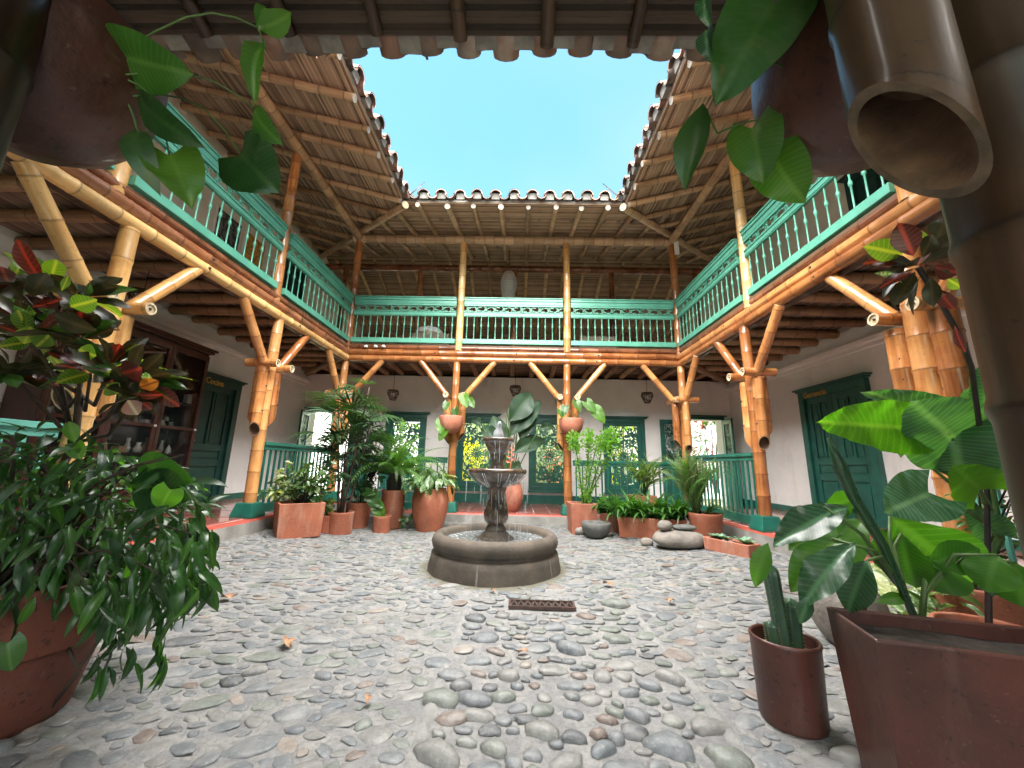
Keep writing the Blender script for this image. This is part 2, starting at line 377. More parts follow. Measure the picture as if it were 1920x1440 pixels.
def slab_grid(xa, xb, ya, yb, n, m, f, th=.0):
    mb = MB(); vs = []; fs = []; us = []
    for j in range(m + 1):
        for i in range(n + 1):
            x = xa + (xb - xa) * i / n; y = ya + (yb - ya) * j / m; vs.append((x, y, f(x, y)))
    for j in range(m):
        for i in range(n):
            k = j * (n + 1) + i; fs.append((k, k + 1, k + n + 2, k + n + 1))
            us.append([(vs[q][0], vs[q][1]) for q in fs[-1]])
    mb.add(vs, fs, us); return mb

# ------------------------------------------------------------------ ground
from mathutils import noise as mn
XE0, XE1, YE1, YE0 = -3.12, 2.84, 6.78, -1.5        # kerb line round the court
m, t, b = newmat('court_mortar')
geo = N(t, 'ShaderNodeNewGeometry').outputs['Position']
f1 = noise(t, 1.4, 6, geo, .6); f2 = noise(t, 38, 5, geo, .7); f3 = noise(t, 9, 5, geo, .6)
c = mixc(t, ramp(t, f1, [(.35, 0.), (.65, 1.)]), (.225, .225, .228), (.155, .156, .162))
c = mixc(t, ramp(t, f3, [(.42, 0.), (.62, .8)]), c, (.29, .28, .265))
c = mixc(t, ramp(t, f2, [(.3, .7), (.55, 0.)]), c, (.11, .105, .10))
vd = N(t, 'ShaderNodeVectorMath', operation='DISTANCE'); t.links.new(geo, vd.inputs[0]); vd.inputs[1].default_value = (-.2, 4.08, .02)
wet = ramp(t, math_(t, 'ADD', vd.outputs['Value'], math_(t, 'MULTIPLY', f3, .35)), [(.86, .75), (1.02, 0.)])
c = mixc(t, wet, c, (.16, .15, .10))
t.links.new(c, b.inputs['Base Color']); t.links.new(ramp(t, wet, [(0., .85), (.7, .35)]), b.inputs['Roughness'])
bump(t, b, math_(t, 'ADD', f2, math_(t, 'MULTIPLY', f3, 1.5)), .9, .012)
M_['mortar'] = m
def gbump(x, y):
    return gz(x, y) + .006 * mn.noise(Vector((x * 9, y * 9, 1))) + .010 * mn.noise(Vector((x * 2.3, y * 2.3, 5)))
court = struct(slab_grid(XE0 - .05, XE1 + .05, YE0, YE1 + .05, 150, 200, gbump).build('courtyard_ground', M_['mortar']))
court['label'] = 'cobbled courtyard floor of river stones set in grey mortar'
def stonem(name, c1, c2):
    m, t, b = newmat(name); geo = N(t, 'ShaderNodeNewGeometry').outputs['Position']; ro = objrand(t)
    f = noise(t, 22, 5, geo, .6)
    c = mixc(t, ramp(t, f, [(.35, 0.), (.68, 1.)]), c1, c2)
    # cement film and dust left on the faces
    g2 = noise(t, 6, 5, geo, .6); c = mixc(t, ramp(t, g2, [(.5, 0.), (.68, .6)]), c, (.28, .27, .255))
    f5 = noise(t, 70, 3, geo, .6); c = mixc(t, ramp(t, f5, [(.55, 0.), (.72, .4)]), c, (.32, .31, .29))
    t.links.new(c, b.inputs['Base Color']); b.inputs['Roughness'].default_value = .55
    bump(t, b, noise(t, 45, 5, geo), .6, .006); return m
SM = [stonem('stone_blue_grey', (.155, .165, .172), (.09, .10, .11)), stonem('stone_grey', (.205, .20, .19), (.125, .125, .12)),
      stonem('stone_brown', (.19, .15, .13), (.11, .085, .075)), stonem('stone_green_grey', (.165, .18, .16), (.10, .112, .10)),
      stonem('stone_dark', (.11, .115, .12), (.06, .065, .07)), stonem('stone_tan', (.25, .215, .185), (.17, .145, .125))]
def stone_mesh(i):
    mb = MB(); vs = []; fs = []; seg = 11; rings = 4; s0 = i * 7.3
    prof = [(1, -.35), (.98, .12), (.83, .42), (.5, .62)]
    for r_, z in prof:
        for k in range(seg):
            a = 2 * math.pi * k / seg
            w_ = 1 + .30 * mn.noise(Vector((math.cos(a) * 1.3 + s0, math.sin(a) * 1.3, 0))) + .16 * mn.noise(Vector((math.cos(a) * 3 + s0, math.sin(a) * 3, z * 2)))
            vs.append((r_ * w_ * math.cos(a), r_ * w_ * math.sin(a) * (.86 if i % 3 else .72), z * (1 + .3 * mn.noise(Vector((s0, a, 3))))))
    for j in range(rings - 1):
        for k in range(seg): fs.append((j * seg + k, j * seg + (k + 1) % seg, (j + 1) * seg + (k + 1) % seg, (j + 1) * seg + k))
    vs.append((.05, 0, .7)); top = len(vs) - 1
    for k in range(seg): fs.append((3 * seg + k, 3 * seg + (k + 1) % seg, top))
    mb.add(vs, fs); return mb
SMB = [stone_mesh(i) for i in range(8)]
STM = {}
rs = random.Random(11); pts = []; cell = {}
def strip(x, y): return -.34 < x < .84 and y < 3.2
def near_ok(x, y, r_):
    cx, cy = int(x / .2), int(y / .2)
    for a in range(-2, 3):
        for c_ in range(-2, 3):
            for (qx, qy, qr) in cell.get((cx + a, cy + c_), ()):
                if (qx - x) ** 2 + (qy - y) ** 2 < (qr + r_) ** 2: return False
    return True
for it in range(80000):
    x = rs.uniform(XE0 + .06, XE1 - .06); y = rs.uniform(.9, YE1 - .06)
    s_ = strip(x, y)
    if s_ and rs.random() < .25: continue
    if abs(x + .34) < .035 and y < 3.2 or abs(x - .84) < .035 and y < 3.2: continue
    r_ = rs.choice((.032, .042, .05, .058, .068, .078)) * (1.08 if s_ else 1.0) * (.95 if it < 25000 else .68)
    if (x + .2) ** 2 + (y - 4.08) ** 2 < (.68 + r_) ** 2: continue
    if -.07 - r_ < x < .46 + r_ and 2.93 - r_ < y < 3.12 + r_: continue
    if near_ok(x, y, r_ * (1.08 if s_ else .94)):
        pts.append((x, y, r_, s_)); cell.setdefault((int(x / .2), int(y / .2)), []).append((x, y, r_))
stones = []
for (x, y, r_, s_) in pts:
    flat = rs.uniform(.2, .46) if s_ and y < 2.15 else rs.uniform(.10, .28) if s_ else rs.uniform(.05, .17)
    if rs.random() < .06: flat += .22
    el = rs.uniform(1.0, 1.42)
    M = Matrix.Translation((x, y, gz(x, y) + (.006 if s_ else .002) + .010 * mn.noise(Vector((x * 2.3, y * 2.3, 5))))) @ Matrix.Rotation(rs.uniform(-.09, .09), 4, 'X') @ Matrix.Rotation(rs.uniform(-.09, .09), 4, 'Y') @ \
        Matrix.Rotation(rs.uniform(-.7, .7) if not s_ else rs.uniform(-.5, .5) , 4, 'Z') @ Matrix.Diagonal((r_ * el, r_ / el ** .3, r_ * flat * 1.7, 1))
    k = rs.choices(range(6), (.40, .24, .07, .20, .06, .03))[0]
    stones.append((r_ / depth((x, y, 0)), k, rs.randrange(8), M))
stones.sort(key=lambda q: -q[0])
ax = [q for q in stones if 0 < pix(q[3].translation)[0] < 1920 and pix(q[3].translation)[1] < 1460][:300]
axs = set(id(q) for q in ax)
for q in ax:
    key = (q[1], q[2])
    if key not in STM: STM[key] = SMB[q[2]].mesh('cobblestone', SM[q[1]])
    link('cobblestone', STM[key], court, q[3])
mb = MB()
for q in stones:
    if id(q) not in axs: mb.merge(SMB[q[2]], q[3], q[1])
stuff(mb.build('small_cobbles', SM, court))
print('stones', len(stones))
# cement ribs that edge the middle strip of the court
mb = MB()
for x in (-.34, .84):
    mb.merge(slab_grid(x - .03, x + .03, .6, 2.9, 3, 40, lambda X, Y: gz(X, Y) + .011 + .006 * mn.noise(Vector((X * 20, Y * 12, 0))) - .012 * (abs(X - x) > .02)))
M_['limecement'] = basic('pale_cement', (.27, .265, .255), (.18, .18, .18), .85, 14, .8, .012)
mb.build('cement_edging', M_['limecement'], court)

# gallery floor: red tiles on a concrete plinth
m, t, b = newmat('red_floor_tile'); ro = objrand(t); geo = N(t, 'ShaderNodeNewGeometry').outputs['Position']
c = mixc(t, math_(t, 'ADD', math_(t, 'MULTIPLY', noise(t, 5, 4, geo), .6), math_(t, 'MULTIPLY', ro, .5)), (.40, .12, .10), (.27, .075, .06))
t.links.new(c, b.inputs['Base Color']); b.inputs['Roughness'].default_value = .14; b.inputs['Coat Weight'].default_value = .5
M_['redtile'] = m
M_['grout'] = basic('white_grout', (.6, .56, .52), (.45, .42, .4), .8, 20, .2)
M_['concrete'] = basic('worn_concrete', (.30, .285, .26), (.19, .18, .165), .85, 5, .6, .01, 0, 0, 22)
M_['redpaint'] = basic('worn_red_paint', (.46, .075, .05), (.33, .08, .06), .5, 9, .3, .004)
gf = MB()
def fzl(x, y): return fz(x, y) - .012
for (a, b_, c_, d_) in ((-5.3, XE0 - .10, YE0, 8.75), (XE1 + .10, 5.1, YE0, 8.75), (XE0 - .10, XE1 + .10, YE1 + .10, 8.75)):
    gf.merge(slab_grid(a, b_, c_, d_, 14, 14, fzl))
gfloor = struct(gf.build('gallery_floor', M_['grout'])); gfloor['label'] = 'raised red tiled gallery floor round the court'
mk = MB()
def kerb(pa, pb, inward):
    pa, pb, nrm = Vector(pa), Vector(pb), Vector(inward); n = 40
    vs = []
    for i in range(n + 1):
        p = pa.lerp(pb, i / n) + nrm * .012 * mn.noise(pa.lerp(pb, i / n) * 3); z = fz(p.x, p.y)
        vs += [(p.x + nrm.x * .02, p.y + nrm.y * .02, -.05), (p.x + nrm.x * .01, p.y + nrm.y * .01, z - .022), (p.x, p.y, z - .006), (p.x - nrm.x * .10, p.y - nrm.y * .10, z), (p.x - nrm.x * .12, p.y - nrm.y * .12, z - .03)]
    for i in range(n):
        for j in range(4):
            f = (i * 5 + j, i * 5 + j + 1, (i + 1) * 5 + j + 1, (i + 1) * 5 + j)
            mk.add([vs[q] for q in f], [(0, 1, 2, 3)], None, 0 if j < 1 else 1, False)
kerb((XE0, YE0, 0), (XE0, YE1, 0), (1, 0, 0)); kerb((XE0, YE1, 0), (XE1, YE1, 0), (0, -1, 0)); kerb((XE1, YE1, 0), (XE1, YE0, 0), (-1, 0, 0))
mk.build('plinth_kerb', [M_['concrete'], M_['redpaint']], gfloor)
tm = MB(); tm.box((-.5, -.5, -.5), (.5, .5, .5)); tme = tm.mesh('floor_tile', M_['redtile'])
tl = []
for (xa, xb, ya, yb) in ((-5.0, XE0 - .13, 2.3, 8.68), (XE1 + .13, 4.83, 2.3, 8.68), (XE0 - .13, XE1 + .13, YE1 + .13, 8.68)):
    nx = max(1, round((xb - xa) / .30)); ny = round((yb - ya) / .30)
    for i in range(nx):
        for j in range(ny):
            dx, dy = (xb - xa) / nx, (yb - ya) / ny; x, y = xa + dx * (i + .5), ya + dy * (j + .5)
            tl.append((1 / depth((x, y, .2)), x, y, dx, dy))
tl.sort(reverse=True)
def tileM(q): return Matrix.Translation((q[1], q[2], fz(q[1], q[2]) - .004 + U(-.0015, .0015))) @ Matrix.Rotation(-(fz(q[1] + .1, q[2]) - fz(q[1] - .1, q[2])) / .2, 4, 'Y') @ Matrix.Diagonal((q[3] - .012, q[4] - .012, .014, 1))
vis = [q for q in tl if 0 < pix((q[1], q[2], .2))[0] < 1920][:290]; vset = set(vis)
for q in vis: link('floor_tile', tme, gfloor, tileM(q))
mb = MB()
for q in tl:
    if q not in vset: mb.merge(tm, tileM(q))
stuff(mb.build('more_floor_tiles', M_['redtile'], gfloor))
# ground outside, behind the house and all round
M_['grass'] = basic('garden_soil_and_grass', (.10, .13, .05), (.16, .13, .08), .9, 3, .6, .02)
g = MB(); o_ = 60
for (a, b_, c_, d_) in ((-o_, o_, 8.75, o_), (-o_, o_, -o_, YE0), (-o_, -5.3, YE0, 8.75), (5.1, o_, YE0, 8.75)): g.merge(slab_grid(a, b_, c_, d_, 2, 2, lambda x, y: -.02 if y < 8.7 else .05))
struct(g.build('garden_ground', M_['grass']))

# ------------------------------------------------------------------ walls
XW0, XW1, YW = -5.0, 4.85, 8.7
def wall_panel(mb, axis, c0, c1, u0, u1, z0, z1, holes):
    """solid wall between c0 and c1 across, u along, with rectangular openings (u0,u1,z0,z1)"""
    us = sorted({u0, u1, *[h[0] for h in holes], *[h[1] for h in holes]}); zs = sorted({z0, z1, *[h[2] for h in holes], *[h[3] for h in holes]})
    for i in range(len(us) - 1):
        # merge vertical runs
        run = None
        for j in range(len(zs) - 1):
            um, zm = (us[i] + us[i + 1]) / 2, (zs[j] + zs[j + 1]) / 2
            hole = any(h[0] < um < h[1] and h[2] < zm < h[3] for h in holes)
            if not hole:
                if axis == 'x': mb.box((us[i], c0, zs[j]), (us[i + 1], c1, zs[j + 1]))
                else: mb.box((c0, us[i], zs[j]), (c1, us[i + 1], zs[j + 1]))
WIN = [(-2.57, .94), (-.93, .94), (.72, .94), (2.4, .94)]
wz0, wz1 = .46, 2.08
holes = [(c - w_ / 2 + .08, c + w_ / 2 - .08, wz0 + .08, wz1 - .06) for c, w_ in WIN] + [(3.72, 4.62, .1, 2.1), (-4.85, -3.86, .1, 2.14)]
mb = MB(); wall_panel(mb, 'x', YW, YW + .28, -5.3, 5.1, 0, 3.06, holes)
back_wall = tag(mb.build('plaster_wall', M_['white']), 'long white back wall under the balcony with four fretwork windows', 'wall')
mb = MB(); wall_panel(mb, 'y', XW0 - .28, XW0, YE0, YW, 0, 3.06, []); tag(mb.build('plaster_wall', M_['white']), 'white ground floor wall on the left behind the glass cabinet', 'wall')
rw = MB(); wall_panel(rw, 'y', XW1, XW1 + .28, YE0, YW, 0, 3.06, []); rwall = tag(rw.build('plaster_wall', M_['white']), 'white ground floor wall on the right with the double green door', 'wall')
for x0, s_ in ((XW0, 1), (XW1, -1)):
    mb = MB(); pr = [(0, 2.70), (.03, 2.71), (.035, 2.76), (.07, 2.78), (.08, 2.83), (0, 2.84)]
    vs = [(x0 + s_ * (a + .001), y, z) for y in (YE0, YW) for a, z in pr]; n = len(pr)
    mb.add(vs, [(i, i + 1, n + i + 1, n + i) if s_ < 0 else (i + 1, i, n + i, n + i + 1) for i in range(n - 1)], None, 0, False)
    tag(mb.build('cornice_moulding', M_['white']), 'plain white plaster moulding along the top of the %s wall' % ('left' if s_ > 0 else 'right'), 'moulding')
mb = MB(); wall_panel(mb, 'y', XW0 - .28, XW0 - .02, YE0, 11.5, 3.06, 6.35, []); tag(mb.build('upper_wall', M_['cream']), 'cream upper storey wall at the left, hung with two pictures', 'wall')
mb = MB(); wall_panel(mb, 'y', XW1 + .02, XW1 + .28, YE0, 11.5, 3.06, 6.35, []); tag(mb.build('upper_wall', M_['cream']), 'cream upper storey wall at the right with the dark door', 'wall')
mb = MB(); wall_panel(mb, 'x', YE0 - .3, YE0, -5.3, 5.1, -.05, 5.2, [(-1.1, .9, 0, 2.3)]); tag(mb.build('plaster_wall', M_['white']), 'white wall behind the camera closing the entrance porch', 'wall')
# green skirting bands
mb = MB()
for a, b_ in ((-3.84, 3.70),): mb.box((a, YW - .018, .17), (b_, YW - .001, .36))
tag(mb.build('skirting_band', M_['dkgreen']), 'dark green skirting board along the foot of the back wall', 'skirting')
mb = MB()
for a, b_ in ((6.62, 8.68), (-1.4, 5.04)): mb.box((XW1 - .016, a, .24), (XW1 - .001, b_, .40))
tag(mb.build('skirting_band', M_['dkgreen']), 'dark green skirting board along the foot of the right wall', 'skirting')
mb = MB(); mb.box((XW0 + .001, 6.62, .24), (XW0 + .016, 8.68, .40)); tag(mb.build('skirting_band', M_['dkgreen']), 'dark green skirting board at the foot of the left wall beyond the door', 'skirting')

# ------------------------------------------------------------------ pole sectors: joists and rafters, perpendicular to each edge
def matting(mb, ua, ub, lines, w_=.028):
    """corrugated reed sheet; lines(k) -> two 3D points of reed k's centre line, ua..ub the run across"""
    n = int(abs(ub - ua) / w_)
    for k in range(n):
        u0 = ua + (ub - ua) * k / n; u1 = ua + (ub - ua) * (k + 1) / n; um = (u0 + u1) / 2
        j = U(-.006, .006)
        for A, B, h0, h1 in ((u0, um, .006, -.006 + j), (um, u1, -.006 + j, .006)):
            la, lb = lines(A), lines(B)
            if la is None or lb is None: continue
            p = [la[0] + Vector((0, 0, h0)), la[1] + Vector((0, 0, h0)), lb[1] + Vector((0, 0, h1)), lb[0] + Vector((0, 0, h1))]
            mb.add(p, [(0, 1, 2, 3)], [[(k + .1, 0), (k + .1, 1), (k + .9, 1), (k + .9, 0)]], 0, False)
CZ = 3.135      # underside of the gallery ceiling matting
def gallery(name, label, edge, span, wall, horiz, other0, other1):
    """edge: coordinate of beam line, wall: wall coordinate; horiz True -> joists run along x (side galleries)"""
    root = thing(name, label, 'ceiling', ((edge, 4, CZ) if horiz else (0, edge, CZ)))
    mb = MB(); s_ = 1 if wall > edge else -1
    def ln(q):       # reed at distance q from edge, clipped on the corner diagonals
        d = abs(q - edge); a, b_ = other0(d), other1(d)
        return (Vector((q, a, CZ)), Vector((q, b_, CZ))) if horiz else (Vector((a, q, CZ)), Vector((b_, q, CZ)))
    matting(mb, edge, wall, ln, .03)
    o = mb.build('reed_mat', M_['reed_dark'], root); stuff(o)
    # a floor slab above the matting
    q = [ln(edge), ln(wall)]; mb = MB()
    lo = [q[0][0], q[0][1], q[1][1], q[1][0]]; vs = [p + Vector((0, 0, .012)) for p in lo] + [p + Vector((0, 0, .075)) for p in lo]
    mb.add(vs, [(0, 1, 2, 3), (7, 6, 5, 4), (0, 4, 5, 1), (1, 5, 6, 2), (2, 6, 7, 3), (3, 7, 4, 0)], None, 0, False)
    mb.build('floor_boards', M_['bamboo_dark'], root)
    a0, a1 = other0(abs(wall - edge)), other1(abs(wall - edge)); n = round((a1 - a0) / .43)
    for i in range(n):
        a = a0 + (a1 - a0) * (i + .5) / n + U(-.03, .03)
        # start at edge, or at the diagonal when beyond the corner
        d0 = 0
        for dd in [x * .02 for x in range(0, 100)]:
            if other0(dd) <= a <= other1(dd): d0 = dd; break
        else: continue
        st = edge + s_ * (d0 + (.05 if d0 == 0 else .05)); en = wall - s_ * .01
        if abs(en - st) < .12: continue
        rr = U(.055, .066); z = CZ - .012 - rr
        mb = MB()
        if horiz: culm(mb, (st, a, z), (en, a + U(-.03, .03), z), rr, 10, .3, 'plain', 'plain', bend=.006)
        else: culm(mb, (a, st, z), (a + U(-.03, .03), en, z), rr, 10, .3, 'plain', 'plain', bend=.006)
        mb.build('joist', cm('bamboo_dark'), root)
    return root
GB0 = 6.93
gallery('gallery_ceiling', 'dark reed and bamboo ceiling under the back balcony', GB0, None, YW, False, lambda d: -3.3 - d, lambda d: 3.0 + d)
gallery('gallery_ceiling', 'dark reed and bamboo ceiling under the left balcony', -3.3, None, XW0, True, lambda d: YE0, lambda d: GB0 + d)
gallery('gallery_ceiling', 'dark reed and bamboo ceiling under the right balcony', 3.0, None, XW1, True, lambda d: YE0, lambda d: GB0 + d)
for (a, b_, side) in (((-3.3, GB0), (-4.98, 8.6), 'left'), ((3.0, GB0), (4.83, 8.66), 'right')):
    mb = MB(); culm(mb, (*a, 3.0), (*b_, 3.0), .07, 12, .3, 'plain', 'plain')
    tag(mb.build('corner_beam', cm('bamboo_dark')), 'diagonal bamboo beam in the ceiling corner at the back ' + side, 'beam')

# balcony edge poles
POLES = [(0.0, 2.92, .060, 'bamboo'), (.012, 3.043, .062, 'bamboo'), (.03, 3.152, .044, 'bamboo_red')]
def edge_beam(pa, pb, nrm, label, inner=True, mats=None):
    pa, pb, nrm = Vector(pa), Vector(pb), Vector(nrm)
    root = thing('balcony_beam', label, 'beam', (pa + pb) / 2 + Vector((0, 0, 2.86)))
    t = (pb - pa).normalized()
    for i, (off, z, r_, k) in enumerate(POLES):
        if mats: k = mats[i]
        c = -nrm * (off + .062); ex = .06 - off
        mb = MB(); culm(mb, pa + c - t * (off + .062) * 1.0 * cornera(pa) + Vector((0, 0, z)), pb + c + t * (off + .062) * cornera(pb) + Vector((0, 0, z)), r_, 14, .30 + .04 * i, bend=.006)
        mb.build('pole', cm(k), root)
        L_ = (pb - pa).length; n = int(L_ / 2)
        if i < 2:
            for j in range(1, n + 1):
                p = pa.lerp(pb, j / (n + 1)) + t * (.08 if i else .04) + c + nrm * (r_ - .004) + Vector((0, 0, z)); b2 = MB(); b2.tube([p, p + nrm * .012], [.016, .01], 8); b2.build('bolt_head', M_['iron'], root)
    # the pole set back underneath that the columns carry
    mb = MB(); culm(mb, pa - nrm * .17 + Vector((0, 0, 2.935)), pb - nrm * .17 + Vector((0, 0, 2.935)), .07, 12, .3, bend=.006)
    mb.build('bearer', cm('bamboo_shade'), root)
    return root
def cornera(p): return 1 if p.y > 6 else 0
edge_beam((XL, YE0, 0), (XL, YB, 0), (1, 0, 0), 'stacked bamboo poles edging the left balcony', mats=('bamboo_pale', 'bamboo_red', 'bamboo_red'))
edge_beam((XR, YE0, 0), (XR, YB, 0), (-1, 0, 0), 'stacked bamboo poles edging the right balcony', mats=('bamboo', 'bamboo', 'bamboo_red'))
edge_beam((XL, YB, 0), (XR, YB, 0), (0, -1, 0), 'stacked bamboo poles edging the back balcony', mats=('bamboo', 'bamboo', 'bamboo_red'))

# ------------------------------------------------------------------ columns
def column(x, y, es, n, label, kind='bamboo', sides=None, braces=True, group='bamboo columns carrying the balcony', top=2.86, cut=None, back=True, fat=1.0, gap=1.0):
    n = Vector(n); z0 = fz(x, y); P = Vector((x, y, 0)); root = thing('bamboo_column', label, 'column', (x, y, z0), group)
    mb = MB(); culm(mb, P + Vector((0, 0, z0 + .15)), P + Vector((U(-.015, .015), U(-.015, .015), top)), .072 * fat, 40 if fat > 1 else 16, .26, bend=.012, r1=.064 * fat); mb.build('trunk', cm(kind), root)
    mb = MB(); pr = [(.135, 0), (.133, .03), (.10, .165), (.075, .17)]
    vs = [(x + r_ * sx * 1.0, y + r_ * sy, z0 + z - .002) for r_, z in pr for sx, sy in ((-1, -1), (1, -1), (1, 1), (-1, 1))]
    mb.add(vs, [(4 * i + k, 4 * i + (k + 1) % 4, 4 * i + 4 + (k + 1) % 4, 4 * i + 4 + k) for i in range(3) for k in range(4)] + [(12, 13, 14, 15)], None, 0, False)
    mb.build('plinth_block', M_['green'], root, bevel=.006)
    es = [Vector(e) for e in es]
    dirs = list(es) + ([-n] if back else [])
    if len(es) == 2 and abs(es[0].dot(es[1])) < .5: dirs = [es[0], es[1], -(es[0] + es[1]).normalized()]
    for i, d in enumerate(dirs):
        zb = (cut or 1.30) + U(-.06, .1); zt = 2.16 + U(-.03, .02) if d in es else 2.3
        sd = (d * .93 + n * .35).normalized() if d in es else d
        mb = MB(); culm(mb, P + d * .134 * fat * gap + Vector((0, 0, zb)), P + d * .132 * fat * gap + Vector((0, 0, zt)), .064 * (fat if gap == 1 else .98), 40 if fat > 1 else 14, .27, 'open', 'plain', sd=sd, sl=.17); mb.build('side_culm', cm(kind), root)
        for zz in (zb + .32, zt - .25):
            q = P + d * .134 + n * .060 + Vector((0, 0, zz)) if abs(d.dot(n)) < .5 else None
            if q is not None:
                b2 = MB(); b2.tube([q, q + n * .012], [.014, .010], 8); b2.build('bolt_head', M_['iron'], root)
    for e in es:
        pn = n if abs(e.dot(n)) < .5 else Vector((e.y, -e.x, 0))
        if abs(e.dot(n)) >= .5: pn = es[0] if e is not es[0] else es[1]
        c = P + e * .155 + Vector((0, 0, 2.215))
        mb = MB(); culm(mb, c + pn * .19, c - pn * .22, .052, 14, .22, 'ring', 'ring'); mb.build('peg', cm(kind), root)
        if braces:
            mb = MB(); culm(mb, P + e * .175 + Vector((0, 0, 2.235)), P + e * .70 + Vector((0, 0, top + .02)), .056, 14, .27, 'plain', 'plain'); mb.build('brace', cm(kind), root)
    return root
cg = 'bamboo columns round the court'
CX = [-3.3, -1.17, .90, 3.0]
column(-1.17, 6.93, [(-1, 0, 0), (1, 0, 0)], (0, -1, 0), 'bamboo column in the back row left of the fountain, a pot tied to it', 'bamboo', group=cg)
column(.90, 6.93, [(-1, 0, 0), (1, 0, 0)], (0, -1, 0), 'bamboo column in the back row right of the fountain, a pot tied to it', 'bamboo', group=cg)
column(-3.3, 6.93, [(1, 0, 0), (0, -1, 0)], (.7, -.7, 0), 'bamboo corner column behind the fan palm at the back left', 'bamboo', group=cg)
column(3.0, 6.93, [(-1, 0, 0), (0, -1, 0)], (-.7, -.7, 0), 'bamboo corner column behind the tall fern at the back right', 'bamboo', group=cg)
column(-3.3, 4.85, [(0, 1, 0), (0, -1, 0)], (1, 0, 0), 'bamboo column beside the green door in the left gallery', 'bamboo', group=cg)
column(3.0, 4.85, [(0, 1, 0), (0, -1, 0)], (-1, 0, 0), 'red tinted bamboo column left of the double green door', 'bamboo', group=cg)
column(-3.3, 2.80, [(0, 1, 0), (0, -1, 0)], (1, 0, 0), 'pale bamboo column behind the croton in front of the cabinet', 'bamboo_pale', group=cg)
column(3.04, 2.78, [(0, 1, 0), (0, -1, 0)], (-1, 0, 0), 'orange bamboo column of side by side culms behind the taro', 'bamboo', group=cg, fat=1.28)
# the two columns nearest the camera, with the porch roof above
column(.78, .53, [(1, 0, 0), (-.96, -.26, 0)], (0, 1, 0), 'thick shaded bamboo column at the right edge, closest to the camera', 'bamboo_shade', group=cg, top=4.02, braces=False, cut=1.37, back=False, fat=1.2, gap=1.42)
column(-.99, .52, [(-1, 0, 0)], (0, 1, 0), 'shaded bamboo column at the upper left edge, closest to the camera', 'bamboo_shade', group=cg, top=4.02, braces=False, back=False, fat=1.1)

# upper posts
def upost(x, y, z0, z1, label, kind='bamboo', r_=.07, group='upper bamboo posts'):
    mb = MB(); culm(mb, (x, y, z0), (x + U(-.01, .01), y + U(-.01, .01), z1), r_, 14, .27, bend=.01, r1=r_ * .92)
    o = mb.build('bamboo_post', cm(kind)); tag(o, label, 'post', group)
for x, l in ((-1.17, 'second from the left at the back balcony rail'), (.90, 'third from the left at the back balcony rail')): upost(x, 6.95, 3.1, 5.42, 'slim bright bamboo post, ' + l, 'bamboo_pale')
upost(-3.32, 6.95, 3.1, 5.42, 'orange bamboo post at the back left corner of the balcony')
upost(3.02, 6.95, 3.1, 5.42, 'orange bamboo post at the back right corner of the balcony')
upost(-3.34, 4.75, 3.1, 5.42, 'orange bamboo post standing in the middle of the left balcony rail')
upost(3.04, 4.75, 3.1, 5.42, 'pale yellow bamboo post standing in the middle of the right balcony rail', 'bamboo_pale')
upost(-3.34, 2.65, 3.1, 5.42, 'nearer bamboo post of the left balcony, half hidden by hanging leaves', 'bamboo_pale')
upost(3.04, 2.65, 3.1, 5.42, 'nearer bamboo post of the right balcony, behind the hanging pot')
for x, l in ((-4.42, 'leftmost'), (-2.52, 'second'), (-.15, 'middle'), (2.24, 'fourth'), (4.3, 'rightmost')):
    upost(x, 8.7, 3.15, 5.72, 'dark bamboo post of the inner row upstairs, %s of five' % l, 'bamboo_red', .065, 'inner posts of the upper back gallery')

# ------------------------------------------------------------------ roofs
ZE, SL = 5.27, .275
EX0, EX1, EY = -1.99, 1.70, 5.57
def tilemesh(kind):
    mb = MB(); n = 7; vs = []; L_ = .46
    for j, y in enumerate((0, L_ * .5, L_)):
        w_ = (.098 - .018 * y / L_) if kind == 'cover' else (.082 + .014 * y / L_)
        for th in (0, -.016):
            for k in range(n):
                a = math.pi * k / (n - 1); rr = w_ + th
                vs.append((rr * math.cos(a), y, rr * math.sin(a) * .92 if kind == 'cover' else -rr * math.sin(a) * 1.0))
    fs = []
    for j in range(2):
        o0, o1 = j * 2 * n, (j + 1) * 2 * n
        for k in range(n - 1):
            fs.append((o0 + k, o0 + k + 1, o1 + k + 1, o1 + k)); fs.append((o0 + n + k + 1, o0 + n + k, o1 + n + k, o1 + n + k + 1))
        for k in (0, n - 1): fs.append((o0 + k, o1 + k, o1 + n + k, o0 + n + k))
    for o in (0, 4 * n):
        for k in range(n - 1): fs.append((o + k, o + k + 1, o + n + k + 1, o + n + k))
    mb.add(vs, fs); return mb
m, t, b = newmat('weathered_roof_tile'); ro = objrand(t); geo = N(t, 'ShaderNodeNewGeometry').outputs['Position']
f = math_(t, 'ADD', math_(t, 'MULTIPLY', noise(t, 6, 5, geo), .7), math_(t, 'MULTIPLY', ro, .35))
c = ramp(t, f, [(.3, (.10, .08, .07)), (.5, (.24, .17, .14)), (.62, (.34, .18, .13)), (.8, (.42, .37, .33))])
t.links.new(c, b.inputs['Base Color']); b.inputs['Roughness'].default_value = .85; bump(t, b, noise(t, 30, 5, geo), .5, .008)
M_['tile'] = m
M_['lime'] = basic('lime_mortar', (.30, .285, .26), (.18, .17, .155), .9, 9, .6, .01, 0, 0, 30)
TMC, TMP = tilemesh('cover'), tilemesh('pan')
M_['tile'].name = 'weathered_roof_tile'
TC, TP = TMC.mesh('roof_tile', M_['tile']), TMP.mesh('roof_tile', M_['tile'])
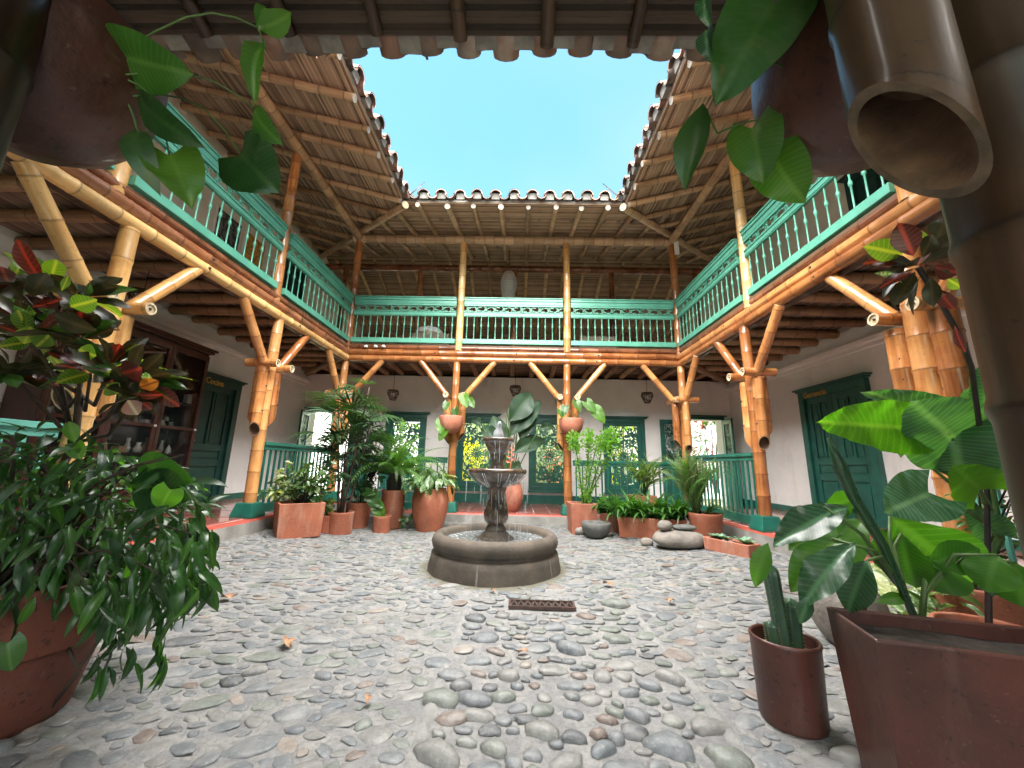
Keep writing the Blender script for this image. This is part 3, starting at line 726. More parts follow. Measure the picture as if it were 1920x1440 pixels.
def rafter_roof(name, label, edge, dirn, horiz, lo, hi, run, ze=ZE, slope=SL, courses=2, rows=7, spacing=.45, matk='reed', pitch=.30, clip=True, over=.10, tsc=1.0, plug=True):
    """edge: eave coordinate, dirn: +1/-1 direction away from court, lo(d)/hi(d): extent along the eave at distance d"""
    def P(d, a, dz=0): return Vector((edge + dirn * d, a, ze + slope * d + dz)) if horiz else Vector((a, edge + dirn * d, ze + slope * d + dz))
    root = thing(name, label, 'roof', P(0, (lo(0) + hi(0)) / 2))
    mb = MB(); matting(mb, 0, run, lambda d: (P(d, lo(d)), P(d, hi(d))), .03); stuff(mb.build('reed_mat', M_[matk], root))
    n = 12; mb = MB(); vs = []
    for i in range(n + 1):
        d = run * i / n
        for dz in (.012, .05): vs += [P(d, lo(d), dz), P(d, hi(d), dz)]
    fs = []
    for i in range(n):
        a, b_ = i * 4, (i + 1) * 4
        fs += [(a, a + 1, b_ + 1, b_), (a + 2, b_ + 2, b_ + 3, a + 3), (a, b_, b_ + 2, a + 2), (a + 1, a + 3, b_ + 3, b_ + 1)]
    fs.append((0, 2, 3, 1)); mb.add(vs, fs, None, 0, False); mb.build('roof_deck', M_['lime' if plug else 'tile'], root)
    a0, a1 = lo(run), hi(run); n = max(2, round((a1 - a0) / spacing))
    if not clip: a0, a1 = lo(0), hi(0); n = round((a1 - a0) / spacing)
    for i in range(n):
        a = a0 + (a1 - a0) * (i + .5) / n + U(-.03, .03); d0 = None
        for k in range(int(run / .02)):
            if lo(k * .02) <= a <= hi(k * .02): d0 = k * .02; break
        if d0 is None: continue
        rr = U(.040, .05); dz = -.014 - rr; st = d0 + (.03 if d0 else U(-.02, .05)); en = run - .02
        if en - st < .2: continue
        mb = MB(); culm(mb, P(st, a, dz), P(en, a + U(-.04, .04), dz), rr, 10, .32, 'plain', 'plain', bend=.008)
        mb.build('rafter', (cmw('bamboo_dull') if matk == 'reed' else cm('bamboo_shade')), root)
    # tiles
    n = int((hi(0) - lo(0)) / pitch); rest = MB(); cnt = 0; mort = MB()
    nn = round((a1 - a0) / pitch)
    for i in range(nn + 1):
        a = lo(0) + (hi(0) - lo(0)) * .5 + (i - nn / 2) * pitch
        for j in range(rows):
            d = -over + j * .40
            dd = max(0, d + .25)
            if not (lo(dd) - .1 <= a <= hi(dd) + .1): continue
            for kind, me, tmb, aa, dz in (('cover', TC, TMC, a, .095), ('pan', TP, TMP, a + pitch / 2, .125)):
                if not (lo(dd) - .12 <= aa <= hi(dd) + .12): continue
                o = P(d + U(-.025, .02), aa + U(-.012, .012), dz + (.018 if kind == 'cover' else 0) - .01 * (j % 2))
                up = math.atan(slope)
                # local y up the slope, x along eave
                ydir = (Vector((dirn, 0, slope)) if horiz else Vector((0, dirn, slope))).normalized()
                zdir = Vector((0, 0, 1)); xdir = ydir.cross(zdir).normalized(); zdir = xdir.cross(ydir)
                sc = U(.94, 1.06) * tsc
                Mx = Matrix((( xdir.x * sc, ydir.x, zdir.x, o.x), (xdir.y * sc, ydir.y, zdir.y, o.y), (xdir.z * sc, ydir.z, zdir.z, o.z), (0, 0, 0, 1))) @ Matrix.Rotation(U(-.05, .05), 4, 'Z') @ Matrix.Rotation(-.045 + U(-.02, .02), 4, 'X')
                if j < courses and cnt < 298: link('roof_tile', me, root, Mx); cnt += 1
                else: rest.merge(tmb, Mx)
                if plug and j == 0 and kind == 'cover':      # mortar plug under the cover tile
                    b2 = MB(); b2.box((-.07, .05, -.055), (.07, .16, .045)); mort.merge(b2, Mx)
    if rest.v: stuff(rest.build('upper_tiles', M_['tile'], root))
    if mort.v: mort.build('mortar_bedding', M_['lime'], root)
    return root
rafter_roof('tiled_roof', 'tiled roof slope with reed lining over the left balcony', EX0, -1, True, lambda d: YE0, lambda d: EY + d, 3.25)
rafter_roof('tiled_roof', 'tiled roof slope with reed lining over the right balcony', EX1, 1, True, lambda d: YE0, lambda d: EY + d, 3.35)
rafter_roof('tiled_roof', 'tiled roof slope with reed lining over the back balcony', EY, 1, False, lambda d: EX0 - d, lambda d: EX1 + d, 3.18, rows=8)
rafter_roof('porch_roof', 'low dark tiled eave close overhead at the top of the view', 2.0, -1, False, lambda d: -3.0, lambda d: 2.72, 3.7, ze=3.80, over=.17, tsc=1.12, slope=.30, matk='reed_shade', spacing=.56, rows=10, clip=False, pitch=.27)
# rear slope beyond the inner beam (drains to the garden)
root = thing('rear_roof', 'inner face of the rear roof seen behind the back balcony', 'roof', (0, 9, 6))
RZ = lambda y: 6.13 - .40 * (y - 8.75)
mb = MB(); matting(mb, 8.75, 11.6, lambda q: (Vector((-5.3, q, RZ(q))), Vector((5.2, q, RZ(q)))), .03); stuff(mb.build('reed_mat', M_['reed'], root))
mb = MB(); mb.add([(-5.3, 8.75, RZ(8.75) + .012), (5.2, 8.75, RZ(8.75) + .012), (5.2, 11.6, RZ(11.6) + .012), (-5.3, 11.6, RZ(11.6) + .012), (-5.3, 8.75, RZ(8.75) + .06), (5.2, 8.75, RZ(8.75) + .06), (5.2, 11.6, RZ(11.6) + .06), (-5.3, 11.6, RZ(11.6) + .06)],
    [(3, 2, 1, 0), (4, 5, 6, 7), (0, 1, 5, 4), (2, 3, 7, 6)], None, 0, False); mb.build('roof_deck', M_['lime'], root)
for i in range(20):
    x = -4.75 + i * .49 + U(-.03, .03); mb = MB(); culm(mb, (x, 8.82, RZ(8.82) - .06), (x, 11.55, RZ(11.55) - .06), .045, 10, .3, bend=.006); mb.build('rafter', cm('bamboo_dull'), root)
mb = MB(); mb.box((-5.2, 11.42, 4.0), (5.1, 11.46, 5.05)); tag(mb.build('reed_screen', M_['reed']), 'low reed screen hanging at the back of the upper gallery', 'screen')
mb = MB(); mb.box((-5.28, 8.7, 3.0), (5.08, 11.5, 3.14)); tag(mb.build('upper_floor', M_['bamboo_dark']), 'boarded floor of the rear room upstairs behind the back balcony', 'floor')
for z, y, r_, l in ((5.78, 8.7, .085, 'upper inner beam running across behind the back balcony'), (4.86, 11.33, .06, 'low rear beam at the foot of the inner roof slope')):
    mb = MB(); culm(mb, (-4.9, y, z), (4.8, y, z), r_, 12, .3, bend=.006); tag(mb.build('bamboo_beam', cm('bamboo_red' if y < 9 else 'bamboo_dull')), 'bamboo ' + l, 'beam')
# wall plates on the posts and the valley poles at the two back corners
zp = ZE + SL * (EX0 + 3.3) - .014 - .09 - .075
for a, b_, l in (((-3.3, YE0, zp), (-3.3, 7.05, zp), 'along the top of the left balcony posts'), ((3.0, YE0, zp), (3.0, 7.05, zp), 'along the top of the right balcony posts'), ((-3.42, 6.93, zp - .0), (3.12, 6.93, zp), 'along the top of the back balcony posts')):
    mb = MB(); culm(mb, a, b_, .075, 14, .2, 'plain', 'plain', bend=.01); tag(mb.build('plate_beam', cm('bamboo_dull')), 'thick ringed bamboo beam ' + l, 'beam')
for sx, x0, l in ((-1, EX0, 'left'), (1, EX1, 'right')):
    mb = MB(); culm(mb, (x0 - sx * .05, EY - .05, ZE - .09), (x0 + sx * 3.05, EY + 3.05, ZE + SL * 3.05 - .09), .06, 12, .32, 'plain', 'plain'); tag(mb.build('valley_pole', cm('bamboo_dull')), 'diagonal bamboo pole under the roof valley at the back ' + l, 'beam')
    mb = MB(); p = Vector((x0 - sx * .42, EY - .42, ZE + .01)); q = Vector((x0 + sx * .12, EY + .12, ZE + .07)); s2 = Vector((.05, .05 * sx, 0))
    vs = [p + s2, p - s2, q - s2, q + s2]; mb.add(vs + [v_ - Vector((0, 0, .02)) for v_ in vs], [(0, 1, 2, 3), (7, 6, 5, 4), (0, 4, 5, 1), (1, 5, 6, 2), (2, 6, 7, 3), (3, 7, 4, 0)], None, 0, False)
    tag(mb.build('valley_gutter', M_['iron']), 'narrow metal valley gutter lip at the %s roof corner' % l, 'gutter')
# porch beam on the near columns
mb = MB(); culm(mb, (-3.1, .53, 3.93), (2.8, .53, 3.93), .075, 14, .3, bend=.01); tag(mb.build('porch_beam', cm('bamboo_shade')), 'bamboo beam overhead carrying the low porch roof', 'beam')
mb = MB(); mb.box((3.02, 6.80, 5.12), (3.10, 6.85, 5.40)); tag(mb.build('junction_box', M_['whitepaint'], bevel=.005), 'small white box fixed to the top of the right corner post', 'box')
# ------------------------------------------------------------------ fretwork helpers (flat scroll work with real thickness)
def ribbon(mb, pts, w_, th, M, closed=False, mi=0):
    """flat strip through 2D points (x,z), extruded th in y"""
    pts = [Vector((p[0], p[1])) for p in pts]; n = len(pts); vs = []
    for i, p in enumerate(pts):
        a = pts[(i - 1) % n] if (closed or i) else p; b_ = pts[(i + 1) % n] if (closed or i < n - 1) else p
        t = (b_ - a); t = t.normalized() if t.length > 1e-7 else Vector((1, 0)); nn = Vector((-t.y, t.x))
        ww = w_[i] if isinstance(w_, list) else w_
        for s_ in (1, -1):
            q = p + nn * ww * s_ / 2
            vs += [M @ Vector((q.x, -th / 2, q.y)), M @ Vector((q.x, th / 2, q.y))]
    fs = []
    for i in range(n if closed else n - 1):
        a, b_ = i * 4, ((i + 1) % n) * 4
        fs += [(a, b_, b_ + 2, a + 2), (a + 1, a + 3, b_ + 3, b_ + 1), (a, a + 1, b_ + 1, b_), (a + 2, b_ + 2, b_ + 3, a + 3)]
    mb.add(vs, fs, None, mi, False)
def spiral(cx, cz, r0, a0, turns, hand=1, n=12, k=.72):
    return [(cx + r0 * (1 - k * i / n) * math.cos(a0 + hand * turns * 2 * math.pi * i / n), cz + r0 * (1 - k * i / n) * math.sin(a0 + hand * turns * 2 * math.pi * i / n)) for i in range(n + 1)]
def leafshape(cx, cz, L_, W_, a, n=5):
    up = [(i / n * L_, W_ * math.sin(math.pi * (i / n) ** .8)) for i in range(n + 1)]; pts = up + [(x, -z) for x, z in up[-2:0:-1]]
    c, s_ = math.cos(a), math.sin(a); return [(cx + x * c - z * s_, cz + x * s_ + z * c) for x, z in pts]
def plate(mb, pts, th, M):
    n = len(pts); vs = [M @ Vector((x, -th / 2, z)) for x, z in pts] + [M @ Vector((x, th / 2, z)) for x, z in pts]
    mb.add(vs, [tuple(range(n)), tuple(range(2 * n - 1, n - 1, -1))] + [(i, i + n, (i + 1) % n + n, (i + 1) % n) for i in range(n)], None, 0, False)
def frieze(mb, L_, H, th, M):
    """running scroll band of length L_, height H centred on z=0"""
    n = max(2, round(L_ / (H * 1.5))); p = L_ / n
    for i in range(n):
        x = (i + .5) * p; s_ = 1 if i % 2 else -1
        ribbon(mb, [(x - p / 2 + p * j / 8, s_ * H * .36 * math.sin(math.pi * j / 8 + math.pi / 2)) for j in range(9)], H * .13, th, M)
        ribbon(mb, spiral(x, -s_ * H * .05, H * .34, s_ * 1.2, 1.0, s_, 12), H * .12, th, M)
        for q, (dx, dz, a, l) in enumerate(((-.30, .30 * s_, 2.4 * s_, .34), (.30, -.2 * s_, -.7 * s_, .36), (.12, .28 * s_, .5 * s_, .3), (-.16, -.3 * s_, -2.3 * s_, .3), (.42, .2 * s_, 1.9 * s_, .28))):
            plate(mb, leafshape(x + dx * p, dz * H, H * l, H * .10, a, 3), th, M)
def wheel_panel(mb, W, H, th, M, dens=1.0):
    """fretwork panel W x H centred at origin in x, z from 0 to H: daisy wheel in the middle, leaf scrolls round it"""
    cz = H * .47; r = W * .34
    plate(mb, [(.18 * r * math.cos(a * math.pi / 6), cz + .18 * r * math.sin(a * math.pi / 6)) for a in range(12)], th, M)
    for k in range(16):
        a = k * math.pi / 8; pts = leafshape(.17 * r * math.cos(a), cz + .17 * r * math.sin(a), r * .8, r * .13, a, 5); ribbon(mb, pts, W * .022, th, M, True)
        plate(mb, leafshape(r * math.cos(a + .2), cz + r * math.sin(a + .2), r * .25, r * .05, a + .2, 3), th, M)
    ribbon(mb, [(r * 1.0 * math.cos(a * math.pi / 12), cz + r * 1.0 * math.sin(a * math.pi / 12)) for a in range(24)], W * .026, th, M, True)
    rr = random.Random(3)
    for sgn in (1, -1):
        for (zc, n) in ((H * .86, 1), (H * .72, 2), (H * .22, 1), (H * .09, 2)):
            for xx in ((.13, .36) if n == 2 else (.24,)):
                s2 = 1 if zc > cz else -1
                ribbon(mb, [(sgn * x, z) for x, z in spiral(W * xx, zc, W * .115, rr.uniform(0, 6), 1.1, s2, 14)], W * .045, th, M)
                for k in range(6):
                    a = rr.uniform(0, 6.28); x, z = W * xx + W * .13 * math.cos(a), zc + W * .15 * math.sin(a)
                    if x < W * .47 and .02 * H < z < .97 * H: plate(mb, [(sgn * X, Z) for X, Z in leafshape(x, z, W * rr.uniform(.08, .14), W * .040, rr.uniform(0, 6.28), 4)][::sgn], th, M)
        for k in range(int(48 * dens)):
            x, z = rr.uniform(.02, .46) * W, rr.uniform(.03, .97) * H
            if math.hypot(x, z - cz) < r * 1.15: continue
            plate(mb, [(sgn * X, Z) for X, Z in leafshape(x, z, W * rr.uniform(.08, .14), W * .034, rr.uniform(0, 6.28), 3)], th, M)
        for (x0, z0, x1, z1, bow) in ((0, .8, .45, .98, .1), (0, .78, .47, .62, -.08), (.47, .36, 0, .15, .1), (0, .12, .45, .02, .05), (.02, .98, .46, .8, -.1), (.35, .66, .48, .3, .1), (.05, .02, .47, .2, -.1), (.2, .98, .3, .7, .08), (.2, .02, .35, .26, -.08), (.38, .98, .46, .7, .03)):
            ribbon(mb, [(sgn * (W * (x0 + (x1 - x0) * i / 8) + W * bow * math.sin(math.pi * i / 8)), H * (z0 + (z1 - z0) * i / 8)) for i in range(9)], W * .04, th, M)
    ribbon(mb, [(0, H * .98), (0, cz + r)], W * .02, th, M); ribbon(mb, [(0, 0), (0, cz - r)], W * .02, th, M)
    ribbon(mb, leafshape(0, H * .07, H * .12, W * .09, math.pi / 2, 6), W * .02, th, M, True)

# ------------------------------------------------------------------ upper balustrades
bal = MB(); H_ = .45
bp = [(.0, 3.30), (.011, 3.30), (.011, 3.335), (.0085, 3.35), (.0085, 3.565), (.011, 3.57), (.017, 3.58), (.019, 3.60), (.017, 3.62), (.011, 3.63), (.0085, 3.635), (.0085, 3.80), (0, 3.80)]
bal.lathe([(r_ * 1.0, z) for r_, z in bp], (0, 0, 0), 8); BAL = {}
def balustrade(a, b_, nrm, label, mk='turq'):
    a, b_ = Vector(a), Vector(b_); t = (b_ - a).normalized(); L_ = (b_ - a).length; n_ = Vector(nrm)
    root = thing('balcony_railing', label, 'railing', ((a.x + b_.x) / 2, (a.y + b_.y) / 2, 3.22), 'carved turquoise railings round the upper balcony')
    M = Matrix(((t.x, n_.x, 0, a.x), (t.y, n_.y, 0, a.y), (0, 0, 1, 0), (0, 0, 0, 1)))
    def bar(name, z0, z1, hw, mk2=mk, steps=()):
        mb = MB(); mb.box((0, -hw, z0), (L_, hw, z1), 0, M)
        for (sa, sb, w2) in steps: mb.box((.001, -w2, sa), (L_ - .001, w2, sb), 0, M)
        mb.build(name, M_[mk2], root, bevel=.003)
    bar('bottom_rail', 3.235, 3.325, .035)
    bar('lower_rail', 3.785, 3.885, .022, steps=((3.80, 3.822, .030), (3.862, 3.88, .034)))
    bar('top_rail', 4.035, 4.10, .026, steps=((4.103, 4.15, .040), (4.152, 4.172, .055)))
    bar('frieze_batten', 4.0, 4.033, .022)
    mb = MB(); frieze(mb, L_, .115, .012, M @ Matrix.Translation((0, 0, 3.943))); mb.build('carved_frieze', M_[mk], root)
    n = round(L_ / .134)
    if mk not in BAL: BAL[mk] = bal.mesh('baluster', M_[mk])
    for i in range(n):
        p = M @ Vector((L_ * (i + .5) / n, 0, 0)); link('baluster', BAL[mk], root, Matrix.Translation(p))
yb = 6.915; xl = -3.30; xr = 3.01
balustrade((-3.24, yb, 0), (-1.245, yb, 0), (0, -1, 0), 'left of the three turquoise railings along the back balcony')
balustrade((-1.095, yb, 0), (.825, yb, 0), (0, -1, 0), 'middle of the three turquoise railings along the back balcony')
balustrade((.975, yb, 0), (2.95, yb, 0), (0, -1, 0), 'right of the three turquoise railings along the back balcony')
balustrade((xl, 4.83, 0), (xl, 6.87, 0), (1, 0, 0), 'left balcony railing between its middle post and the back corner')
balustrade((xl, 2.73, 0), (xl, 4.67, 0), (1, 0, 0), 'left balcony railing in front of the two pictures')
balustrade((xl, .6, 0), (xl, 2.57, 0), (1, 0, 0), 'nearest left balcony railing, behind the hanging leaves')
balustrade((xr, 4.83, 0), (xr, 6.87, 0), (-1, 0, 0), 'right balcony railing between its middle post and the back corner')
balustrade((xr, 2.73, 0), (xr, 4.67, 0), (-1, 0, 0), 'right balcony railing nearer than the yellow post')
balustrade((xr, .6, 0), (xr, 2.57, 0), (-1, 0, 0), 'nearest right balcony railing, behind the hanging pot')

# lower railings
def railing(a, b_, label, mk='green', z0=None):
    a, b_ = Vector(a), Vector(b_); t = (b_ - a).normalized(); L_ = (b_ - a).length; n_ = Vector((-t.y, t.x, 0)); zz = fz(a.x, a.y) if z0 is None else z0
    root = thing('gallery_railing', label, 'railing', ((a.x + b_.x) / 2, (a.y + b_.y) / 2, zz), 'green slatted railings between the lower columns')
    M = Matrix(((t.x, n_.x, 0, a.x), (t.y, n_.y, 0, a.y), (0, 0, 1, zz), (0, 0, 0, 1)))
    for nm, za, zb, hw in (('handrail', .87, .915, .04), ('sub_rail', .815, .85, .022), ('foot_rail', .02, .13, .022)):
        mb = MB(); mb.box((0, -hw, za), (L_, hw, zb), 0, M)
        if nm == 'handrail': mb.box((0, -.025, .851), (L_, .025, .869), 0, M)
        mb.build(nm, M_[mk], root, bevel=.004)
    n = round(L_ / .115); mb = MB(); mb.box((-.011, -.011, .131), (.011, .011, .814)); me = mb.mesh('slat', M_[mk])
    for i in range(n): link('slat', me, root, M @ Matrix.Translation((L_ * (i + .5) / n, 0, 0)))
railing((-3.22, 6.95, 0), (-1.26, 6.95, 0), 'green slatted railing in the back row behind the big fern', 'green', .19)
railing((.99, 6.95, 0), (2.92, 6.95, 0), 'green slatted railing in the back row behind the jade bush', 'green', .19)
railing((-3.3, 4.94, 0), (-3.3, 6.84, 0), 'green slatted railing of the left gallery, right of the green door')
railing((3.0, 4.94, 0), (3.0, 6.84, 0), 'green slatted railing of the right gallery, behind the big fern')
railing((-3.3, .7, 0), (-3.3, 2.68, 0), 'turquoise rail at the far left edge, mostly behind foliage', 'turq2', .30)
railing((3.0, .7, 0), (3.0, 2.68, 0), 'turquoise rail at the far right edge behind the taro stems', 'turq2', .33)

# ------------------------------------------------------------------ windows
fw = MB(); PW, PH = .94 - .16 - .14, wz1 - wz0 - .30
wheel_panel(fw, PW, PH, .016, Matrix())
for s_ in (1, -1): fw.box((s_ * PW / 2 - .018, -.009, 0), (s_ * PW / 2 + .018, .009, PH))
fw.box((-PW / 2, -.0095, -.018), (PW / 2, .0095, .018)); fw.box((-PW / 2, -.0095, PH - .018), (PW / 2, .0095, PH + .018))
FW = fw.mesh('fretwork_panel', M_['dkgreen'])
def frame(mb, cx, w_, z0, z1, y0, y1, t_):
    mb.box((cx - w_ / 2, y0, z0), (cx - w_ / 2 + t_, y1, z1)); mb.box((cx + w_ / 2 - t_, y0, z0), (cx + w_ / 2, y1, z1))
    mb.box((cx - w_ / 2 + t_, y0, z0), (cx + w_ / 2 - t_, y1, z0 + t_)); mb.box((cx - w_ / 2 + t_, y0, z1 - t_), (cx + w_ / 2 - t_, y1, z1))
for i, (cx, w_) in enumerate(WIN):
    lab = ['green fretwork window half hidden by the big fern, left of the back wall', 'green fretwork window left of the fountain, yellow shrub behind it', 'green fretwork window right of the fountain, reddish shrub behind it', 'green fretwork window behind the jade bush, right of the back wall'][i]
    root = thing('fretwork_window', lab, 'window', (cx, YW, wz0), 'green windows of the back wall')
    mb = MB(); frame(mb, cx, w_, wz0, wz1, YW - .045, YW + .12, .085); mb.build('window_frame', M_['dkgreen'], root, bevel=.004)
    mb = MB(); frame(mb, cx, w_ - .172, wz0 + .087, wz1 - .087, YW - .012, YW + .08, .055); mb.build('sash', M_['dkgreen'], root, bevel=.004)
    mb = MB(); mb.box((cx - w_ / 2 - .04, YW - .075, wz1 + .002), (cx + w_ / 2 + .04, YW - .001, wz1 + .03)); mb.box((cx - w_ / 2 - .07, YW - .10, wz1 + .031), (cx + w_ / 2 + .07, YW - .001, wz1 + .055)); mb.build('cornice', M_['dkgreen'], root, bevel=.003)
    mb = MB(); mb.box((cx - w_ / 2 - .02, YW - .075, wz0 - .045), (cx + w_ / 2 + .02, YW - .001, wz0 - .002)); mb.build('sill', M_['dkgreen'], root, bevel=.003)
    link('fretwork_panel', FW, root, Matrix.Translation((cx, YW + .03, wz0 + .15)))

# ------------------------------------------------------------------ doors
def door_leaf(root, M, w_, h, mk, panels, name='door_leaf', fret=None):
    """leaf in local x 0..w, z 0..h, front face towards -y"""
    mb = MB(); st = .095
    mb.box((0, 0, 0), (st, .04, h), 0, M); mb.box((w_ - st, 0, 0), (w_, .04, h), 0, M)
    zs = sorted({0, *[q for p in panels for q in p[2:4]], h})
    rails = [(0, panels[0][2])] + [(panels[i][3], panels[i + 1][2]) for i in range(len(panels) - 1) if panels[i + 1][2] > panels[i][3]] + [(panels[-1][3], h)]
    for a, b_ in rails: mb.box((st, 0, a), (w_ - st, .04, b_), 0, M)
    o = mb.build(name, M_[mk], root, bevel=.004)
    for (x0, x1, z0, z1) in panels:
        if fret and z0 == fret[0]: continue
        nsplit = 2 if (z1 - z0) > .5 and x1 - x0 > .3 else 1
        for k in range(nsplit):
            xa = x0 + (x1 - x0) * k / nsplit; xb = x0 + (x1 - x0) * (k + 1) / nsplit
            if k: xa += .02
            if k < nsplit - 1: xb -= .02
            q = MB(); q.box((xa - .004, .022, z0 - .004), (xb + .004, .032, z1 + .004), 0, M); q.box((xa + .03, .008, z0 + .03), (xb - .03, .0215, z1 - .03), 0, M); q.build('panel', M_[mk], root, bevel=.004)
        if nsplit == 2: q = MB(); q.box(((x0 + x1) / 2 - .0195, 0, z0), ((x0 + x1) / 2 + .0195, .04, z1), 0, M); q.build('mullion', M_[mk], root, bevel=.003)
    if fret:
        z0, z1 = fret; q = MB(); wheel_panel(q, w_ - 2 * st - .01, z1 - z0, .014, M @ Matrix.Translation((w_ / 2, .02, z0)), .6); q.build('fretwork_panel', M_[mk], root)
    return o
def text_mesh(root, txt, size, M, mat, name='lettering'):
    cu = bpy.data.curves.new('t', 'FONT'); cu.body = txt; cu.size = size; cu.extrude = .004; cu.align_x = 'CENTER'; cu.offset = .0025
    o = bpy.data.objects.new('t', cu); me = bpy.data.meshes.new_from_object(o); bpy.data.objects.remove(o); bpy.data.curves.remove(cu)
    me.materials.clear(); me.materials.append(mat); return link(name, me, root, M)
def wall_door(label, x, s_, y0, y1, z0, z1, mk, leaves, txt=None, hy=None, cat='door', cornice=True):
    """door on a side wall; s_=+1 for the left wall (faces +x)"""
    root = thing('panelled_door', label, cat, (x, (y0 + y1) / 2, z0))
    # local x along -y*s, local -y towards the room
    def MM(ys): return Matrix(((0, -s_, 0, x + s_ * .035), (s_ * 1.0, 0, 0, ys), (0, 0, 1, z0), (0, 0, 0, 1)))
    st = .11; W = y1 - y0
    mb = MB()
    for a, b_, c_, d_ in ((y0, y0 + st, z0, z1), (y1 - st, y1, z0, z1), (y0 + st, y1 - st, z1 - st, z1)):
        xa, xb = sorted((x + s_ * .001, x + s_ * .075)); mb.box((xa, a, c_), (xb, b_, d_))
    mb.build('door_frame', M_[mk], root, bevel=.005)
    if cornice:
        mb = MB()
        for k, (e, za, zb) in enumerate(((.09, .002, .03), (.12, .031, .055))):
            xa, xb = sorted((x + s_ * .001, x + s_ * e)); mb.box((xa, y0 - .03 - .03 * k, z1 + za), (xb, y1 + .03 + .03 * k, z1 + zb))
        mb.build('cornice', M_[mk], root, bevel=.003)
    lw = (W - 2 * st) / leaves; h = z1 - z0 - st
    for k in range(leaves):
        ya = (y0 + st + lw * k + .003) if s_ > 0 else (y1 - st - lw * k - .003)
        M = MM(ya)
        w2 = lw - .006
        p = [(.095, w2 - .095, .12, .62), (.095, w2 - .095, .72, .86), (.095, w2 - .095, .96, h - .10)]
        door_leaf(root, M, w2, h, mk, p)
    yk = (y0 + y1) / 2 + (.04 if leaves == 2 else -(W / 2 - st - .09)); zk = z0 + 1.0
    mb = MB(); mb.lathe([(0, .07), (.018, .066), (.025, .05), (.018, .036), (.009, .03), (.009, 0), (.022, 0), (.022, -.004)], (x + s_ * .045, yk, zk), 12, 0, Matrix.Rotation(s_ * math.pi / 2, 3, 'Y')); mb.build('door_knob', M_['brass'], root)
    if txt:
        M = Matrix.Translation((x + s_ * .081, (y0 + y1) / 2 + (.26 if s_ < 0 else -.1), z1 - st - .0)) @ Matrix.Rotation(s_ * math.pi / 2, 4, 'Z') @ Matrix.Rotation(math.pi / 2, 4, 'X')
        text_mesh(root, txt, .13, M, M_['gold'])
    return root
wall_door('closed deep green door with gold lettering beside the glass cabinet', XW0, 1, 5.52, 6.56, .25, 2.27, 'dark_door', 1, 'Cocina')
wall_door('closed double panelled green door with gold lettering on the right wall', XW1, -1, 5.20, 6.48, .25, 2.30, 'dkgreen', 2, 'Gerencia')
wall_door('dark green door upstairs at the back of the left balcony', XW0 - .02, 1, 7.05, 8.0, 3.2, 5.2, 'dark_door', 1)
wall_door('deep green door upstairs on the right, behind the hanging pot', XW1 + .02, -1, 4.05, 5.0, 3.2, 5.25, 'dark_door', 1)
# back doorways with their fretwork leaves standing open
for (x0, x1, hinge, ang, lab, mk) in ((3.72, 4.62, 4.60, 98, 'open green fretwork door leaf at the right end of the back wall', 'dkgreen'), (3.72, 4.62, 3.70, 180, 'green fretwork door leaf folded flat on the wall beside the right doorway', 'dkgreen'),
                                      (-4.85, -3.86, -4.83, 80, 'open green fretwork door leaf at the left end of the back wall', 'dkgreen'), (-4.85, -3.86, -3.84, 0, 'green fretwork door leaf folded flat on the wall beside the left doorway', 'dkgreen')):
    a = -rad(ang) ; root = thing('fretwork_door', lab, 'door', (hinge, YW, .2))
    M = Matrix.Translation((hinge, YW - .05, .22)) @ Matrix.Rotation(a, 4, 'Z')
    door_leaf(root, M, .5, 1.86, mk, [(.095, .405, .12, .62), (.095, .405, .74, .86), (.095, .405, .96, 1.76)], fret=(.96, 1.76))
for x0, x1, lab in ((3.72, 4.62, 'right'), (-4.85, -3.86, 'left')):
    mb = MB(); mb.box((x0 - .06, YW - .03, .17), (x0 - .001, YW + .2, 2.10)); mb.box((x1 + .001, YW - .03, .17), (x1 + .06, YW + .2, 2.10)); mb.box((x0 - .06, YW - .03, 2.101), (x1 + .06, YW + .2, 2.17)); mb.box((x0 - .1, YW - .07, 2.171), (x1 + .1, YW - .001, 2.20))
    tag(mb.build('door_frame', M_['dkgreen'], bevel=.004), 'green frame of the open doorway at the %s end of the back wall' % lab, 'door frame')
M_['skyblock'] = basic('sky_block_green', (.16, .20, .10), (.10, .13, .07), .9, 2, .5)
# garden beyond the windows
mb = MB(); mb.box((-9, 15.2, 0), (-2.9, 15.4, 4.2)); mb.box((2.6, 13.2, 0), (9, 13.4, 4.2)); 
tag(mb.build('garden_wall', M_['white']), 'bright white garden wall glimpsed through the open back doorways', 'wall')
mb = MB(); mb.box((-2.9, 15.2, 0), (2.6, 15.35, 5.5)); tag(mb.build('garden_wall', M_['skyblock']), 'tall green wall added behind the shrubs to block the sky seen through the windows', 'wall')  # added to keep bright sky out of the window openings

# ------------------------------------------------------------------ glass cabinet
root = thing('display_cabinet', 'dark wooden glass fronted cabinet full of small objects against the left wall', 'cabinet', (-4.8, 4.6, .3))
cx0, cx1, y0, y1, z0, z1 = XW0 + .01, -4.62, 3.55, 5.38, .31, 2.50
mb = MB(); mb.box((cx0, y0, z0), (cx1, y0 + .04, z1)); mb.box((cx0, y1 - .04, z0), (cx1, y1, z1)); mb.box((cx0, y0, z1 - .04), (cx1, y1, z1)); mb.box((cx0, y0 + .041, z0), (cx0 + .02, y1 - .041, z1 - .041)); mb.box((cx0 + .021, y0 + .041, z0), (cx1, y1 - .041, .62)); mb.build('carcass', M_['woodred'], root, bevel=.004)
mb = MB(); mb.box((cx0, y0 - .04, z1 + .001), (cx1 + .05, y1 + .04, z1 + .04)); mb.box((cx0, y0 - .07, z1 + .041), (cx1 + .08, y1 + .07, z1 + .07)); mb.build('cornice', M_['woodred'], root, bevel=.004)
